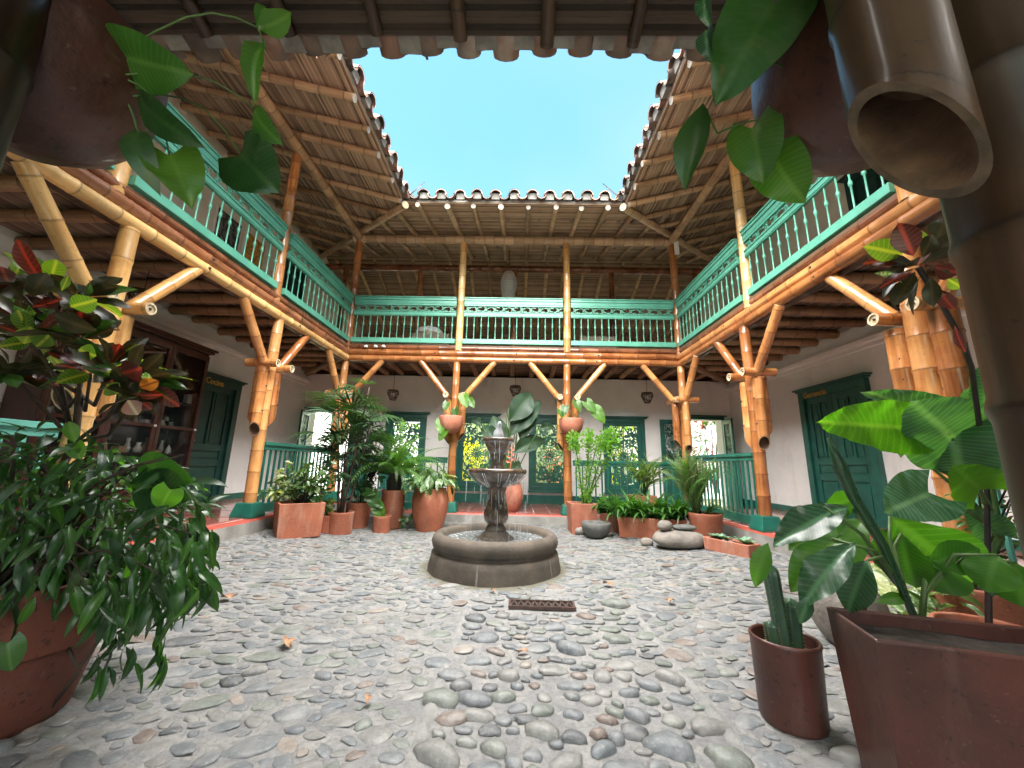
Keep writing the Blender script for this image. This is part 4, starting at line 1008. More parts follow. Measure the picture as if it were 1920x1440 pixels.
for z in (1.02, 1.36, 1.72, 2.08):
    mb = MB(); mb.box((cx0 + .021, y0 + .041, z), (cx1 - .04, y1 - .041, z + .02)); mb.build('shelf', M_['woodred'], root)
gm, t, b = newmat('cabinet_glass'); b.inputs['Base Color'].default_value = (.02, .025, .025, 1); b.inputs['Roughness'].default_value = .02; b.inputs['Alpha'].default_value = .22; b.inputs['Specular IOR Level'].default_value = .8
M_['glass'] = gm
for k in range(3):
    ya = y0 + .005 + (y1 - y0 - .01) / 3 * k; yb_ = ya + (y1 - y0 - .01) / 3 - .006
    mb = MB()
    for a, b_, c_, d_ in ((ya, ya + .05, .64, z1 - .045), (yb_ - .05, yb_, .64, z1 - .045), (ya + .05, yb_ - .05, .64, .70), (ya + .05, yb_ - .05, z1 - .11, z1 - .045), (ya + .05, yb_ - .05, 1.36, 1.40)): mb.box((cx1 + .001, a, c_), (cx1 + .03, b_, d_))
    d = mb.build('glazed_door', M_['woodred'], root, bevel=.003)
    for za, zb in ((.701, 1.359), (1.401, z1 - .111)):
        g = MB(); g.box((cx1 + .012, ya + .051, za), (cx1 + .016, yb_ - .051, zb)); g.build('pane', M_['glass'], d)
    g = MB(); g.lathe([(0, .02), (.016, .012), (.016, 0), (0, -.002)], (cx1 + .031, yb_ - .025, 1.38), 10, 0, Matrix.Rotation(math.pi / 2, 3, 'Y')); g.build('knob', M_['whitepaint'], d)
    mb = MB(); mb.box((cx1 + .001, ya + .03, .34), (cx1 + .02, yb_ - .03, .60)); mb.build('drawer', M_['woodred'], root, bevel=.004)
    for dy in (-.03, .03):
        g = MB(); g.lathe([(0, .03), (.017, .022), (.018, .01), (.008, 0)], (cx1 + .021, (ya + yb_) / 2 + dy, .50), 10, 0, Matrix.Rotation(math.pi / 2, 3, 'Y')); g.build('knob', M_['whitepaint'], root)
wr = random.Random(5); SHN = {1.04: 'lowest', 1.38: 'second lowest', 1.74: 'second highest', 2.10: 'top'}; ORD = 'first second third fourth fifth sixth seventh eighth ninth tenth eleventh twelfth thirteenth fourteenth fifteenth sixteenth'.split()
CW = [basic('ware_' + str(i), c, None, .35, 20, 0) for i, c in enumerate(((.6, .58, .52), (.35, .22, .12), (.3, .34, .3), (.5, .42, .3), (.7, .7, .7)))]
for z in (1.04, 1.38, 1.74, 2.10):
    y = y0 + .12; oi = 0
    while y < y1 - .1:
        r_ = wr.uniform(.025, .05); h = wr.uniform(.06, .2); mb = MB(); x = cx1 - wr.uniform(.08, .16)
        if wr.random() < .3: mb.box((x - r_, y - r_, z + .001), (x + r_, y + r_, z + h * .7))
        elif wr.random() < .3: mb.lathe([(r_ * 1.3, 0), (r_, h * .4), (0, h * .75)], (x, y, z), 10)
        else: mb.lathe([(0, 0), (r_ * .7, 0), (r_, h * .35), (r_ * .5, h * .75), (r_ * .6, h), (r_ * .4, h)], (x, y, z), 12)
        o = mb.build('ornament', CW[wr.randrange(5)]); tag(o, '%s small ornament from the left on the %s shelf of the glass cabinet' % (ORD[oi], SHN[z]), 'ornament', 'ornaments inside the glass cabinet'); oi += 1
        y += wr.uniform(.09, .16)
# pictures upstairs on the left
def wallpic(label, y0, y1, z0, z1, bands, grid):
    root = thing('wall_hanging', label, 'picture', (XW0, (y0 + y1) / 2, z0)); x = XW0 - .02
    mb = MB(); mb.box((x + .001, y0, z0), (x + .03, y1, z1)); mb.build('backing', M_['whitepaint'], root)
    for (a, b_, col) in bands:
        mb = MB(); mb.box((x + .031, y0 + .02, z0 + (z1 - z0) * a + .01), (x + .036, y1 - .02, z0 + (z1 - z0) * b_ - .01)); mb.build('printed_panel', basic('print_' + label[:12] + str(a), col[0], col[1], .6, grid, 0, contrast=(.47, .53)), root)
wallpic('black and red poster hanging upstairs behind the left railing', 5.42, 5.98, 4.0, 5.05, ((0, .26, ((.42, .03, .03), (.2, .02, .02))), (.26, 1, ((.02, .02, .022), (.16, .15, .14)))), 16)
wallpic('yellow and blue poster hanging upstairs behind the left railing', 6.08, 6.62, 3.95, 5.05, ((0, .34, ((.02, .10, .28), (.05, .2, .4))), (.34, 1, ((.62, .33, .05), (.32, .14, .03)))), 22)

# ------------------------------------------------------------------ lanterns
def lantern(p, label, s_=1.0, topz=None):
    p = Vector(p); root = thing('cane_lantern', label, 'lamp', tuple(p), 'cane lanterns hanging in the lower gallery')
    mb = MB(); n = 18
    for k in range(n):
        a = 2 * math.pi * k / n
        mb.tube([p + Vector((.105 * s_ * math.cos(a), .105 * s_ * math.sin(a), .20 * s_)), p + Vector((.118 * s_ * math.cos(a), .118 * s_ * math.sin(a), .14 * s_)), p + Vector((.055 * s_ * math.cos(a + .25), .055 * s_ * math.sin(a + .25), 0))], .006 * s_, 5)
    mb.build('cane_basket', M_['lamp_cane'], root)
    mb = MB()
    for z, r_ in ((.20, .105), (.14, .118), (.0, .055)): mb.tube([p + Vector((r_ * s_ * math.cos(a * math.pi / 8), r_ * s_ * math.sin(a * math.pi / 8), z * s_)) for a in range(17)], .009 * s_, 5, caps=False)
    mb.lathe([(0, .215), (.10, .205), (.105, .195)], p, 16); mb.build('hoops', M_['lamp_cane'], root)
    mb = MB(); mb.tube([p + Vector((0, 0, .21 * s_)), Vector((p.x, p.y, topz or 3.1))], .004, 5); mb.build('cord', M_['black'], root)
    mb = MB(); mb.lathe([(0, .17), (.02, .165), (.032, .12), (.03, .09), (0, .07)], p, 12); mb.build('bulb', M_['whitepaint'], root)
for (u, v, kw, l) in ((736, 750, dict(y=7.8), 'dark cane lantern hanging left of the fountain'), (966, 742, dict(y=7.8), 'dark cane lantern hanging above the big heliconia leaves'), (1214, 755, dict(y=7.8), 'dark cane lantern hanging above the right fretwork window'),
                      (262, 580, dict(x=-4.1), 'dark cane lantern hanging in front of the cabinet at the left'), (1664, 604, dict(x=4.0), 'dark cane lantern half hidden behind the orange column at the right')):
    lantern(at(u, v, **kw), l)
# wicker lamp upstairs
p = at(953, 568, y=8.0); root = thing('wicker_lamp', 'tall pale spindle shaped wicker lamp upstairs behind the middle railing', 'lamp', tuple(p))
mb = MB(); pr = [(.09, 0), (.13, .12), (.17, .32), (.185, .46), (.16, .62), (.10, .74)]
for k in range(22):
    for hnd in (1, -1): mb.tube([p + Vector((r_ * math.cos(k * math.pi / 11 + hnd * z * 1.2), r_ * math.sin(k * math.pi / 11 + hnd * z * 1.2), z)) for r_, z in pr], .005, 4)
for r_, z in pr + [(.155, .24), (.18, .53)]: mb.tube([p + Vector((r_ * math.cos(a * math.pi / 8), r_ * math.sin(a * math.pi / 8), z)) for a in range(17)], .006, 4, caps=False)
mb.build('wicker_shade', M_['white_cane'], root)
mb = MB(); mb.lathe([(r_ * .93, z) for r_, z in pr], p, 16); M_['paper'] = basic('pale_paper', (.5, .48, .45), None, .8, 9, .2); mb.build('paper_lining', M_['paper'], root)
mb = MB(); mb.tube([p + Vector((0, 0, .74)), Vector((p.x, p.y, 5.9))], .006, 5); mb.build('cord', M_['black'], root)
# seats upstairs
m, t, b = newmat('woven_straw'); geo = N(t, 'ShaderNodeNewGeometry').outputs['Position']
wv = N(t, 'ShaderNodeTexWave', wave_type='BANDS'); wv.inputs['Scale'].default_value = 14; wv.inputs['Distortion'].default_value = 1.5; t.links.new(geo, wv.inputs['Vector'])
t.links.new(mixc(t, wv.outputs['Fac'], (.55, .48, .38), (.25, .2, .15)), b.inputs['Base Color']); M_['straw'] = m
for (u0, u1, v, l) in ((772, 842, 624, 'woven straw backed seat upstairs at the left of the back gallery'), (1087, 1156, 630, 'woven straw backed seat upstairs behind the right railing')):
    a, b_ = at(u0, v, y=7.5), at(u1, v, y=7.5); root = thing('woven_seat', l, 'chair', ((a.x + b_.x) / 2, 7.7, 3.14), 'woven seats upstairs')
    mb = MB(); mb.box((a.x, 7.5, 3.4), (b_.x, 7.54, a.z)); mb.build('backrest', M_['straw'], root, bevel=.01)
    mb = MB(); mb.box((a.x, 7.54, 3.52), (b_.x, 8.0, 3.58)); mb.build('seat', M_['straw'], root, bevel=.01)
    for x in (a.x + .03, b_.x - .03):
        for y in (7.56, 7.96): mb = MB(); culm(mb, (x, y, 3.14), (x, y, 3.52), .02, 8, .2); mb.build('leg', cm('bamboo_dark'), root)
a = at(806, 622, y=8.3); mb = MB(); mb.lathe([(.30, 0), (.30, .07), (.25, .13), (.12, .17), (0, .18)], a - Vector((0, 0, .08)), 24); root = tag(mb.build('cushion', M_['whitepaint']), 'rounded white pouf top upstairs behind the left woven seat', 'pouf')
mb = MB(); mb.lathe([(.26, 3.14), (.30, 3.3), (.30, a.z - .08)], (a.x, a.y, 0), 20); mb.build('pouf_base', M_['straw'], root).matrix_basis = Matrix()
for i, u in enumerate((686, 704, 719)):
    p = at(u, 650, y=6.86); mb = MB(); mb.lathe([(0, 0), (.035, .006), (.04, .028), (.02, .052), (0, .056)], p - Vector((0, 0, .02)), 12, wob=.08)
    tag(mb.build('white_stone', M_['whitepaint']), 'small white stone lying on the bamboo beam of the back balcony, %s of three' % ('leftmost', 'middle', 'rightmost')[i], 'stone', 'white stones on the balcony beam')

# ------------------------------------------------------------------ fountain
FX, FY = -.21, 4.09
M_['joint'] = basic('weathered_joint', (.24, .21, .18), (.15, .13, .115), .85, 30, .5)
M_['fstone'] = None
m, t, b = newmat('weathered_fountain_stone'); geo = N(t, 'ShaderNodeNewGeometry').outputs['Position']
f1 = noise(t, 5, 6, geo, .65); f2 = noise(t, 70, 4, geo, .7)
c = mixc(t, ramp(t, f1, [(.35, 0.), (.65, 1.)]), (.125, .097, .074), (.062, .05, .04)); c = mixc(t, ramp(t, f2, [(.32, .9), (.42, 0.)]), c, (.04, .035, .03))
t.links.new(c, b.inputs['Base Color']); b.inputs['Roughness'].default_value = .8; bump(t, b, f2, .8, .006); M_['fstone'] = m
m, t, b = newmat('wet_fountain_stone'); geo = N(t, 'ShaderNodeNewGeometry').outputs['Position']
f1 = noise(t, 9, 6, geo, .65); c = mixc(t, ramp(t, f1, [(.35, 0.), (.6, 1.)]), (.15, .09, .058), (.045, .033, .026)); t.links.new(c, b.inputs['Base Color']); b.inputs['Roughness'].default_value = .22; b.inputs['Coat Weight'].default_value = .5
bump(t, b, noise(t, 25, 5, geo), .8, .01); M_['wetstone'] = m
root = thing('stone_fountain', 'two tiered stone fountain with a bird finial in the middle of the court', 'fountain', (FX, FY, 0)); c = (FX, FY, 0)
mb = MB(); mb.lathe([(.66, -.05), (.655, .03), (.64, .10), (.63, .155), (.60, .165), (.595, .185), (.60, .195), (.615, .205)], c, 56); mb.build('basin_wall', M_['fstone'], root)
mb = MB(); mb.lathe([(.50, .10), (.50, .22), (.515, .30), (.55, .335), (.59, .33), (.622, .30), (.632, .26), (.622, .215), (.60, .195)], c, 56); mb.build('basin_rim', M_['fstone'], root)
for a in (-100, -160, -35, 30, 150):      # mortar joints of the basin segments
    aa = rad(a); q = MB(); d = Vector((math.cos(aa), math.sin(aa), 0)); s2 = Vector((-d.y, d.x, 0)) * .009
    for (r0, z0_), (r1, z1_) in (((.664, .0), (.646, .095)), ((.646, .095), (.636, .157))):
        A = Vector(c) + d * r0 + Vector((0, 0, z0_)); B = Vector(c) + d * r1 + Vector((0, 0, z1_)); q.add([A - s2, A + s2, B + s2, B - s2], [(0, 1, 2, 3)], None, 0, False)
    q.build('mortar_joint', M_['joint'], root)
m, t, b = newmat('fountain_water'); b.inputs['Base Color'].default_value = (.30, .33, .34, 1); b.inputs['Roughness'].default_value = .08; geo = N(t, 'ShaderNodeNewGeometry').outputs['Position']; bump(t, b, noise(t, 40, 3, geo), .9, .012)
t.links.new(mixc(t, ramp(t, noise(t, 30, 4, geo), [(.5, 0.), (.68, 1.)]), (.16, .18, .19), (.7, .74, .76)), b.inputs['Base Color']); M_['water'] = m
mb = MB(); mb.disc((FX, FY, .265), .505, 40); mb.build('basin_water', M_['water'], root)
mb = MB()      # lotus petal foot
for k in range(14):
    a = 2 * math.pi * k / 14; d = Vector((math.cos(a), math.sin(a), 0)); s2 = Vector((-d.y, d.x, 0)); o = Vector(c)
    for i in range(4):
        z = [.40, .34, .29, .255][i]; r_ = [.075, .095, .135, .185][i]; w_ = [.012, .03, .042, .018][i]
        if i: mb.add([pa, pb, o + d * r_ + s2 * w_ + Vector((0, 0, z)), o + d * r_ - s2 * w_ + Vector((0, 0, z)), (pa + pb) / 2 + Vector((0, 0, .012)), o + d * (r_ + .012) + Vector((0, 0, z + .014))], [(0, 4, 5, 3), (4, 1, 2, 5)])
        pa, pb = o + d * r_ - s2 * w_ + Vector((0, 0, z)), o + d * r_ + s2 * w_ + Vector((0, 0, z))
mb.lathe([(.17, .25), (.12, .29), (.08, .36), (.078, .41)], c, 24); mb.build('petal_foot', M_['fstone'], root)
mb = MB(); S = 32; vs = []; pr = [(.078, .40), (.098, .42), (.118, .46), (.122, .52), (.105, .60), (.088, .68), (.088, .73), (.098, .75), (.10, .77)]
for r_, z in pr:
    for k in range(S): a = 2 * math.pi * k / S; rr = r_ * (1 + .05 * math.cos(8 * a)); vs.append((FX + rr * math.cos(a), FY + rr * math.sin(a), z))
mb.add(vs, [(i * S + k, i * S + (k + 1) % S, (i + 1) * S + (k + 1) % S, (i + 1) * S + k) for i in range(len(pr) - 1) for k in range(S)]); mb.build('stem', M_['wetstone'], root)
mb = MB(); mb.lathe([(.10, .765), (.13, .785), (.20, .82), (.255, .865), (.275, .90), (.30, .91), (.308, .935), (.30, .955), (.27, .955), (.255, .93), (.0, .925)], c, 40, wob=.01); mb.build('lower_bowl', M_['wetstone'], root)
mb = MB(); mb.lathe([(.09, .925), (.085, .95), (.068, .985), (.062, 1.03), (.075, 1.07), (.085, 1.10), (.085, 1.115)], c, 28); mb.build('upper_stem', M_['wetstone'], root)
mb = MB(); mb.lathe([(.085, 1.11), (.105, 1.14), (.135, 1.20), (.148, 1.235), (.168, 1.24), (.173, 1.258), (.165, 1.275), (.14, 1.275), (.13, 1.25), (0, 1.245)], c, 36, wob=.01); mb.build('upper_bowl', M_['wetstone'], root)
mb = MB(); mb.disc((FX, FY, .948), .262, 30); mb.disc((FX, FY, 1.268), .136, 30); mb.build('bowl_water', M_['water'], root)
mb = MB()      # bird finial: body, head, tail in one surface
bp_ = [((0, 0, 1.27), .048), ((0, 0, 1.30), .058), ((0, -.003, 1.335), .052), ((.004, -.01, 1.37), .034), ((.008, -.02, 1.40), .026), ((.01, -.03, 1.425), .024), ((.012, -.034, 1.445), .014), ((.012, -.035, 1.452), .004)]
mb.tube([Vector(q) + Vector((FX, FY, 0)) for q, r_ in bp_], [r_ for q, r_ in bp_], 14)
mb.tube([(FX + .012, FY - .05, 1.43), (FX + .014, FY - .075, 1.425)], [.010, .002], 8)
mb.tube([(FX - .01, FY + .02, 1.32), (FX - .04, FY + .08, 1.30), (FX - .055, FY + .12, 1.295)], [.035, .024, .012], 8)
M_['birdstone'] = basic('pale_bird_stone', (.26, .21, .19), (.34, .37, .42), .5, 12, .5, .006); mb.build('bird_finial', M_['birdstone'], root)
m, t, b = newmat('falling_water'); b.inputs['Base Color'].default_value = (.85, .9, .95, 1); b.inputs['Roughness'].default_value = .1; b.inputs['Alpha'].default_value = .32; b.inputs['Specular IOR Level'].default_value = 1.0; M_['fall'] = m
mb = MB(); fr_ = random.Random(9)
for (rr, zt, zb, n, spread) in ((.172, 1.235, .955, 12, .0), (.305, .91, .27, 44, .02)):
    for k in range(n):
        a = fr_.uniform(0, 6.283); z0_ = zt - fr_.uniform(0, .05); ln_ = fr_.uniform(.04, .22)
        if fr_.random() < .5:      # clings to the bowl
            q = [(rr - .0, zt), (rr - .03, zt - .04), (rr * .75, zt - .09), (rr * .5, zt - .13)]
            mb.tube([(FX + r_ * math.cos(a), FY + r_ * math.sin(a), z) for r_, z in q], [.004, .004, .003, .002], 5)
        zz = z0_ - fr_.uniform(0, max(.01, zt - zb - ln_)); x, y = FX + (rr + spread * fr_.random()) * math.cos(a), FY + (rr + spread * fr_.random()) * math.sin(a)
        mb.tube([(x, y, zz), (x + .002, y, zz - ln_ / 2), (x, y, zz - ln_)], [.001, .0028, .001], 5)
stuff(mb.build('falling_water', M_['fall'], root))
mb = MB()
for k in range(26):
    a = fr_.uniform(0, 6.283); mb.tube([(FX + .092 * math.cos(a), FY + .092 * math.sin(a), fr_.uniform(.68, .76)), (FX + .10 * math.cos(a + .1), FY + .10 * math.sin(a + .1), .60), (FX + .125 * math.cos(a + .1), FY + .125 * math.sin(a + .1), fr_.uniform(.42, .55))], [.004, .003, .001], 5)
stuff(mb.build('trickles', M_['fall'], root))

# ------------------------------------------------------------------ drain grate, dead leaves
root = thing('drain_grate', 'rusty rectangular drain grate with a zigzag of bars in front of the fountain', 'drain', (.2, 3.03, .01)); xa, xb, ya, yb_ = -.045, .435, 2.96, 3.10; z = .022
mb = MB(); mb.box((xa, ya, z - .02), (xb, ya + .014, z)); mb.box((xa, yb_ - .014, z - .02), (xb, yb_, z)); mb.box((xa, ya + .0145, z - .02), (xa + .016, yb_ - .0145, z)); mb.box((xb - .016, ya + .0145, z - .02), (xb, yb_ - .0145, z)); mb.build('grate_frame', M_['iron'], root)
mb = MB(); n = 9
for k in range(n):
    x = xa + .016 + (xb - xa - .032) * k / n; dx = (xb - xa - .032) / n
    for p0, p1 in (((x, ya + .014), (x + dx / 2, yb_ - .014)), ((x + dx / 2, yb_ - .014), (x + dx, ya + .014))):
        d = Vector((p1[0] - p0[0], p1[1] - p0[1], 0)).normalized(); nn = Vector((-d.y, d.x, 0)) * .006; A, B = Vector((*p0, z - .002)), Vector((*p1, z - .002))
        vs = [A - nn, A + nn, B + nn, B - nn]; mb.add(vs + [q - Vector((0, 0, .014)) for q in vs], [(0, 3, 2, 1), (0, 1, 5, 4), (1, 2, 6, 5), (2, 3, 7, 6), (3, 0, 4, 7)], None, 0, False)
mb.build('zigzag_bars', M_['iron'], root)
mb = MB(); mb.box((xa + .002, ya + .002, z - .014), (xb - .002, yb_ - .002, z - .012)); mb.build('pit_shade_sheet', M_['black'], root)  # thin black sheet that paints the darkness below the bars
M_['deadleaf'] = basic('dead_leaf', (.42, .24, .13), (.24, .12, .07), .8, 30, .5)
dl = MB(); n = 6; vs = []
for j in range(n + 1):
    tt = j / n; w_ = .30 * math.sin(math.pi * min(1, tt * .95 + .03)) ** .8
    for k in (-1, -.5, 0, .5, 1): vs.append((w_ * k, tt - .5, .22 * abs(k) ** 1.5 * math.sin(tt * 3) + .12 * math.sin(tt * 4 + k * 2) + .12))
dl.add(vs, [(j * 5 + k, j * 5 + k + 1, j * 5 + k + 6, j * 5 + k + 5) for j in range(n) for k in range(4)]); DL = dl.mesh('dead_leaf', M_['deadleaf'])
for (u, v, s_, a, l) in ((1140, 1101, .09, 1.0, 'curled dead leaf right of the fountain base'), (1259, 1134, .075, 2.4, 'dead leaf at the right, beyond the drain'), (424, 1127, .085, 1.5, 'tan dead leaf at the left beside the foliage'), (540, 1215, .10, .7, 'brown dead leaf on the cobbles left of the centre'), (980, 1232, .06, 2.0, 'small dark dead leaf below the drain grate'), (690, 1322, .05, .3, 'tiny dead sprig in the left foreground cobbles'), (925, 1113, .05, .9, 'small orange dead leaf directly in front of the fountain')):
    p = ground(u, v); o = link('dead_leaf', DL, None, Matrix.Translation(p + Vector((0, 0, .018))) @ Matrix.Rotation(a, 4, 'Z') @ Matrix.Scale(s_, 4)); tag(o, l, 'leaf', 'dead leaves on the court')
# ------------------------------------------------------------------ leaves
def leaf_t(w, lobe=0, fold=.25, curl=.6, wave=0, wf=9, n=6, c=4, tipp=1.0, asym=0, rib=0, rn=16):
    mb = MB(); vs = []; us = []; y = z = 0; ys = []
    for j in range(n + 1):
        t_ = j / n; ys.append((y, z)); a = -curl * t_; y += math.cos(a) / n; z += math.sin(a) / n
    for j in range(n + 1):
        t_ = j / n; ww = w(t_)
        for k in range(c + 1):
            q = -1 + 2 * k / c; x = ww * q
            yy = ys[j][0] - lobe * abs(q) ** 1.3 * (1 - t_) ** 2; zz = ys[j][1] + fold * abs(x) + wave * abs(q) * math.sin(t_ * wf + (2 if q > 0 else 0) + asym) + (wave * .5 * abs(q) ** 2 * math.sin(t_ * wf * 2.3 + q * 3)) + rib * min(1, abs(q) * 4) * (abs(math.sin(math.pi * rn * (t_ - abs(x) * .7))) - .6)
            vs.append((x, yy, zz)); us.append((.5 + x, t_))
    fs = [(j * (c + 1) + k, j * (c + 1) + k + 1, (j + 1) * (c + 1) + k + 1, (j + 1) * (c + 1) + k) for j in range(n) for k in range(c)]
    mb.add(vs, fs, [[us[q] for q in f] for f in fs]); return mb
def wf_(wmax, peak, base=0.0, p=1.0):
    def f(t_):
        if t_ <= peak: return base + (wmax - base) * math.sin(math.pi / 2 * (t_ / peak)) ** p
        return wmax * max(0, math.cos(math.pi / 2 * ((t_ - peak) / (1 - peak)))) ** .8 + .002
    return f
LT = {
 'ovate': leaf_t(wf_(.24, .45), 0, .3, .5, .015), 'ovate2': leaf_t(wf_(.22, .4), 0, .2, 1.1, .02, 7),
 'round': leaf_t(wf_(.36, .5), 0, .15, .3, .02), 'lance': leaf_t(wf_(.13, .38), 0, .3, .8, .02, 8), 'lance2': leaf_t(wf_(.15, .35), 0, .2, 1.5, .03, 6),
 'strap': leaf_t(wf_(.035, .3), 0, .5, 2.0, 0, 9, 8, 2), 'strap2': leaf_t(wf_(.03, .3), 0, .5, 1.1, 0, 9, 6, 2),
 'heart': leaf_t(wf_(.36, .28, .22), .25, .2, .5, .035, 7, 20, 8, rib=.006, rn=7), 'heart2': leaf_t(wf_(.33, .3, .2), .22, .4, 1.1, .05, 8, 20, 8, rib=.010, rn=7),
 'arrow': leaf_t(wf_(.36, .25, .25), .42, .18, .35, .030, 13, 44, 10, rib=.020, rn=9), 'arrow2': leaf_t(wf_(.34, .3, .24), .38, .5, .8, .045, 12, 44, 10, rib=.022, rn=9),
 'paddle': leaf_t(wf_(.25, .5), 0, .25, .6, .022, 9, 36, 8, rib=.010, rn=12), 'paddle2': leaf_t(wf_(.23, .42), 0, .45, 1.3, .03, 8, 36, 8, rib=.012, rn=12),
 'croton': leaf_t(wf_(.21, .55), 0, .2, .5, .02, 11, 8, 4), 'curl': leaf_t(wf_(.16, .4), 0, 1.1, 1.4, .05, 7, 10, 6),
}
def frond(n=26, wdt=.16, curl=1.5, pin=.55):
    mb = MB(); pts = []; y = z = 0
    for j in range(n + 1): pts.append(Vector((0, y, z))); a = .25 - curl * (j / n) ** 1.2; y += math.cos(a) / n; z += math.sin(a) / n
    mb.tube(pts, [.005 * (1 - .8 * j / n) for j in range(n + 1)], 4, 1, False)
    for j in range(2, n + 1):
        t_ = j / n; l = wdt * math.sin(math.pi * min(1, t_ * .86 + .14)) ** .7 * (1 if t_ < .99 else .5); tg = (pts[j] - pts[j - 1]).normalized()
        for s_ in (1, -1):
            d = (Vector((s_, 0, 0)) + tg * .45 + Vector((0, 0, -.45))).normalized(); p = pts[j]; w2 = tg * (pin / n * .42); q = p + d * l; mid = p + d * l * .5 + Vector((0, 0, .006))
            mb.add([p - w2, p + w2, mid + w2, q, mid - w2], [(0, 1, 2, 4), (4, 2, 3)], [[(.5, t_)] * 4, [(.5, t_)] * 3])
    return mb
for i, (cu, wd) in enumerate(((1.2, .095), (1.9, .09), (2.6, .085), (.6, .10))): LT['frond%d' % i] = frond(25, wd * 1.1, cu)
def fan(nf=9, spread=2.6, w_=.04):
    mb = MB()
    for k in range(nf):
        a = -spread / 2 + spread * k / (nf - 1); d = Vector((math.sin(a), math.cos(a), 0)); L_ = .75 + .25 * math.cos(a)
        s2 = Vector((d.y, -d.x, 0)) * w_
        mid = d * L_ * .55; tip = d * L_ + Vector((0, 0, -.16)); mb.add([d * .03 - s2 * .3, d * .03 + s2 * .3, mid + s2, tip + s2 * .2, tip - s2 * .2, mid - s2, mid + Vector((0, 0, -.02))], [(0, 1, 2, 6), (0, 6, 5), (6, 2, 3, 4), (5, 6, 4)], [[(.53, .3)] * 4, [(.53, .3)] * 3, [(.53, .6)] * 4, [(.53, .6)] * 3])
    return mb
LT['fan'] = fan(); LT['fan2'] = fan(7, 2.0, .05)
fl = MB(); fl.merge(LT['ovate'], Matrix.Scale(.9, 4)); LT['petal'] = fl
L_ = leaf_mat
LM_ = {
 'glossy': L_('glossy_green_leaf', (.022, .075, .02), (.05, .14, .025), (.10, .20, .05), .3, .28),
 'bush': L_('deep_green_bush_leaf', (.011, .05, .012), (.03, .11, .018), (.07, .18, .04), .32, .26, .35),
 'bright': L_('bright_green_leaf', (.07, .20, .02), (.12, .28, .03), (.2, .36, .08), .5, .35),
 'pothos': L_('pothos_leaf', (.035, .12, .02), (.09, .20, .03), (.15, .27, .07), .45, .3, .4),
 'pothos_dark': L_('dark_pothos_leaf', (.012, .045, .012), (.025, .08, .015), (.05, .11, .03), .3, .3, .35),
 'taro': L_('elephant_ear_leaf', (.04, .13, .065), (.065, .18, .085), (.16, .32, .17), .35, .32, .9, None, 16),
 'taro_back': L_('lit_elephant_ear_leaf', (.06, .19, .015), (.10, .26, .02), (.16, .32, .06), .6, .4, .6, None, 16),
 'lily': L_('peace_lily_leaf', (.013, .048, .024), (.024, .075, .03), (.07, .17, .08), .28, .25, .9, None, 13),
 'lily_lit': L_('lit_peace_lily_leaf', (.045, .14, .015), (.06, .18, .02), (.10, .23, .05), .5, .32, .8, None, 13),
 'varieg': L_('variegated_leaf', (.08, .18, .07), (.12, .25, .10), (.5, .55, .38), .35, .32, .5, None, 10, ((.55, .62, .48), 6, .52)),
 'cream': L_('cream_variegated_leaf', (.20, .30, .08), (.45, .50, .22), (.6, .6, .35), .35, .35, .4, None, 10, ((.62, .62, .42), 7, .5)),
 'fern': L_('fern_frond', (.05, .14, .03), (.10, .22, .05), (.12, .25, .06), .4, .45, .2),
 'fern2': L_('olive_fern_frond', (.09, .15, .05), (.16, .22, .08), (.2, .26, .1), .4, .45, .2),
 'palm': L_('dark_palm_leaf', (.018, .055, .022), (.035, .09, .03), (.05, .11, .04), .25, .35, .2),
 'helic': L_('big_banana_like_leaf', (.012, .04, .02), (.02, .055, .024), (.04, .09, .035), .22, .5, .5, None, 26),
 'croton_g': L_('green_yellow_croton_leaf', (.10, .22, .03), (.22, .34, .05), (.55, .55, .08), .4, .3, .95, (.42, .5, .08), 9),
 'croton_r': L_('dark_red_croton_leaf', (.05, .018, .012), (.10, .022, .015), (.42, .06, .03), .3, .28, .9, (.3, .05, .03), 9, None, (2.0, .8, .5)),
 'croton_o': L_('orange_croton_leaf', (.5, .22, .03), (.55, .12, .03), (.10, .02, .015), .4, .3, .8, (.25, .06, .02), 9, None, (1.4, 1., .4)),
 'croton_d': L_('blackish_croton_leaf', (.022, .025, .014), (.04, .045, .016), (.09, .07, .03), .25, .28, .8, (.06, .05, .02), 9, None, (1.6, 1., .5)),
 'croton_p': L_('pink_striped_croton_leaf', (.55, .30, .30), (.45, .16, .16), (.75, .6, .5), .35, .3, .9, (.2, .08, .07), 9),
 'agave': L_('blue_green_agave_leaf', (.16, .30, .20), (.22, .36, .26), (.4, .5, .35), .15, .5, .2),
 'aga': L_('agapanthus_leaf', (.03, .11, .02), (.06, .17, .03), (.08, .2, .04), .3, .3, .2),
 'jade': L_('jade_bush_leaf', (.10, .26, .03), (.17, .36, .05), (.2, .4, .08), .45, .4, .2),
 'red': L_('heliconia_red_bract', (.65, .05, .025), (.6, .09, .03), (.7, .2, .05), .35, .35, .2, None, 5, None, (1.5, .6, .5)),
 'yellow': L_('yellow_leaf', (.46, .42, .03), (.55, .50, .06), (.9, .85, .2), .5, .5, .2),
 'redleaf': L_('reddish_leaf', (.5, .16, .08), (.6, .25, .12), (.7, .4, .2), .4, .5, .2, None, 5, None, (1.4, .9, .6)),
 'gard': L_('garden_leaf', (.045, .11, .02), (.09, .15, .03), (.2, .3, .1), .5, .5, .2),
}
LCACHE = {}
